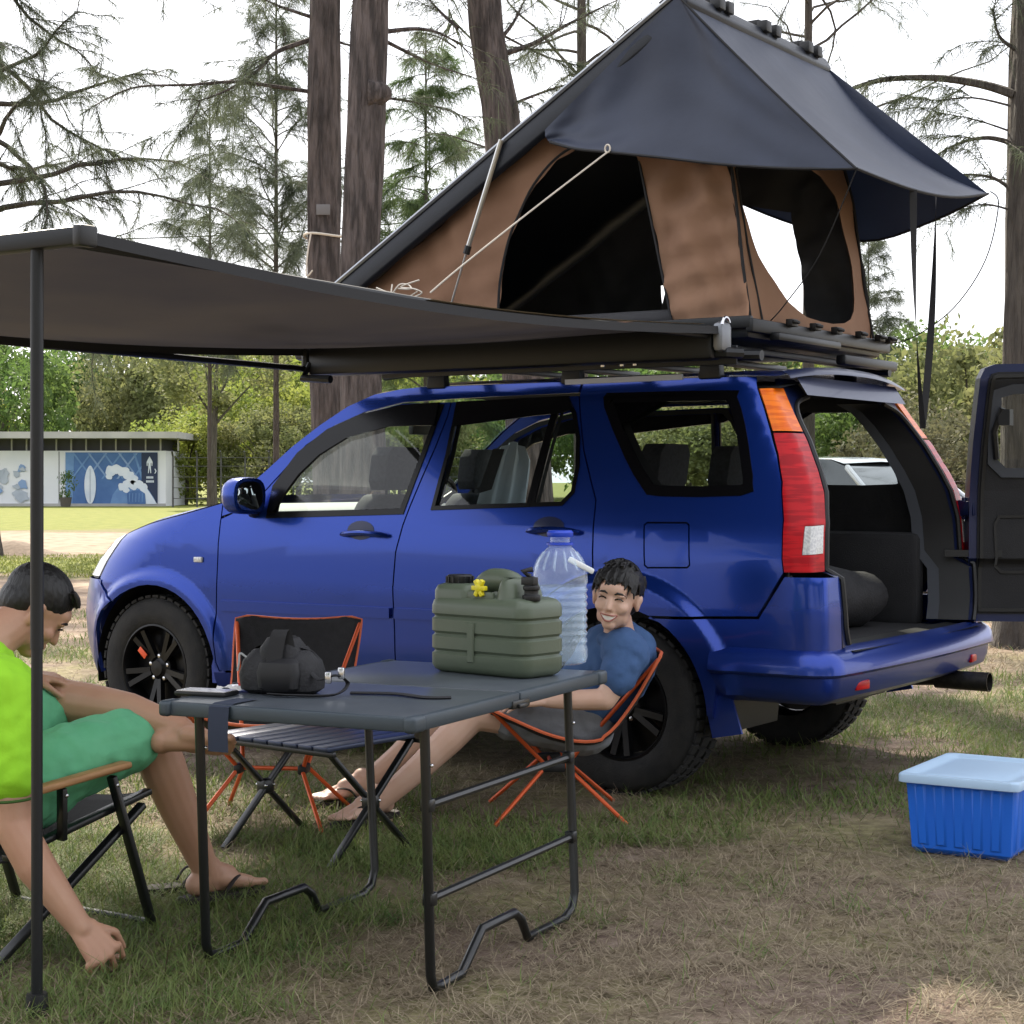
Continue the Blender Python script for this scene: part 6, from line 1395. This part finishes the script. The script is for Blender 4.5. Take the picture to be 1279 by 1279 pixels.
# ---- pale car parked beyond
pc_ = thing('parked_car', 'pale silver hatchback parked beyond, seen through the open tailgate', 'car', (4.0, 20.5, 0), R(-58))
SILV = mat('silver_paint', (.50, .52, .55), .3, .4, coat=1)
def sec(x, w_, zb, zs, zt_, wt): return [(x, -w_*.96, zb), (x, -w_, zb+.2), (x, -w_, zs-.08), (x, -w_*.95, zs), (x, -wt, zt_), (x, wt, zt_), (x, w_*.95, zs), (x, w_, zs-.08), (x, w_, zb+.2), (x, w_*.96, zb)]
MB().loft([sec(-2.05, .66, .30, .80, .82, .60), sec(-1.95, .80, .22, .90, .93, .72), sec(-1.2, .86, .20, .94, .98, .80), sec(0, .87, .20, .93, .97, .80), sec(.85, .87, .20, .92, .98, .78), sec(1.5, .84, .20, .82, .88, .70), sec(1.95, .74, .22, .70, .74, .6), sec(2.1, .60, .30, .60, .62, .5)]).build('body', SILV, pc_, auto=35)
GH = [(-1.75, .97, .74), (-1.35, 1.40, .60), (-.6, 1.50, .57), (.1, 1.48, .57), (.45, 1.38, .60), (1.05, .97, .72)]
MB().loft([[(x, -w_, z), (x, w_, z)] for x, z, w_ in GH], False, False).build('roof_and_screens', mat('smoked_screen', (.03, .035, .04), .06, coat=1), pc_, fix=True)
MB().loft([[(x, -w_-.004, z+.006), (x, 0, z+.03), (x, w_+.004, z+.006)] for x, z, w_ in ((-1.3, 1.42, .60), (-.6, 1.50, .57), (.1, 1.48, .57), (.32, 1.43, .58))], False, False).build('roof', SILV, pc_, fix=True)
for s in (-1, 1):
    MB().prism([(x, z) for x, z, _ in GH], lambda x, z, o, s=s: (x, s*(np.interp(z, [.9, 1.5], [.755, .575])-o), z), .01).build('side_glass', MATS['smoked_screen'], pc_)
    for xa, za, xb, zb in ((1.05, .96, .40, 1.40), (-.25, .96, -.22, 1.48), (-1.75, .96, -1.34, 1.40)): MB().bar((xa, s*np.interp(za, [.9, 1.5], [.762, .582]), za), (xb, s*np.interp(zb, [.9, 1.5], [.762, .582]), zb), .05, .06).build('pillar', SILV, pc_, bevel=.01)
    MB().ball((.78, s*.92, 1.02), (.07, .10, .07), 12, 8).build('door_mirror', SILV, pc_)
    MB().ball((1.90, s*.60, .64), (.16, .14, .09), 12, 8).build('headlamp', CLEARL, pc_)
    for x in (-1.25, 1.3):
        w_ = MB(); w_.lathe([(.20, -.1), (.30, -.1), (.315, -.06), (.315, .06), (.30, .1), (.20, .1)], 28, Matrix.Translation((x, s*.78, .312)) @ Matrix.Rotation(R(90), 4, 'X'), caps=False); wo_ = w_.build('wheel', RUBBER, pc_)
        MB().lathe([(.20, .07), (.12, .09), (.03, .06), (.001, .06)], 20, Matrix.Translation((x, s*.78, .312)) @ Matrix.Rotation(R(90 if s < 0 else -90), 4, 'X')).build('rim', ALUG, wo_)
# ---- odds and ends in and round the car
shp = Matrix(CARM); SHW = mat('pale_shirt_cloth', (.52, .60, .66), .9, c2=(.60, .66, .70), scale=8, bump=.3, bscale=14)
sh = thing('hung_shirt', 'pale blue shirt hung over the front seat behind the rear side window', 'shirt', CARLOC, CARRZ)
def shf(i, j):
    v = 2*j-1; z = 1.44-.42*i; return (1.35+.10*i+.015*math.sin(v*9), -.38+v*(.15+.07*i**.6)*(1-.35*max(0, .18-i)/.18), z-.03*abs(v)*(1-i))
MB().grid(shf, 12, 14).build('cloth', SHW, sh)
MB().loft([[(1.335+.05*t, -.26+.04*t-.02, 1.40-.20*t), (1.335+.05*t, -.18+.06*t, 1.40-.22*t)] for t in (0, .5, 1)], False, False).build('dark_collar', BLKC, sh, fix=False)
cb = thing('duffel_bag', 'black duffel bag lying in the open cargo bay', 'bag', tuple(CARM @ Vector((-.42, -.18, .601))), CARRZ+R(80))
MB().loft([[(x, .15*k*math.cos(a), .13+.13*k*math.sin(a)*(1+.12*math.sin(5*x*9+a))) for a in [2*math.pi*q/16 for q in range(16)]] for x, k in ((-.33, .35), (-.31, .8), (-.2, .98), (0, 1.02), (.2, .97), (.31, .8), (.33, .35))]).build('bag_body', NYL, cb)
MB().tube([tuple(p) for p in curve([(-.15, -.12, .18), (-.10, -.13, .30), (.0, -.10, .33), (.12, -.12, .30), (.16, -.12, .18)], 5)], .014, 6, flat=.5).build('handle', WEB, cb)
MB().ball((.05, -.155, .14), (.03, .008, .03), 10, 6).build('badge', CHROME, cb)
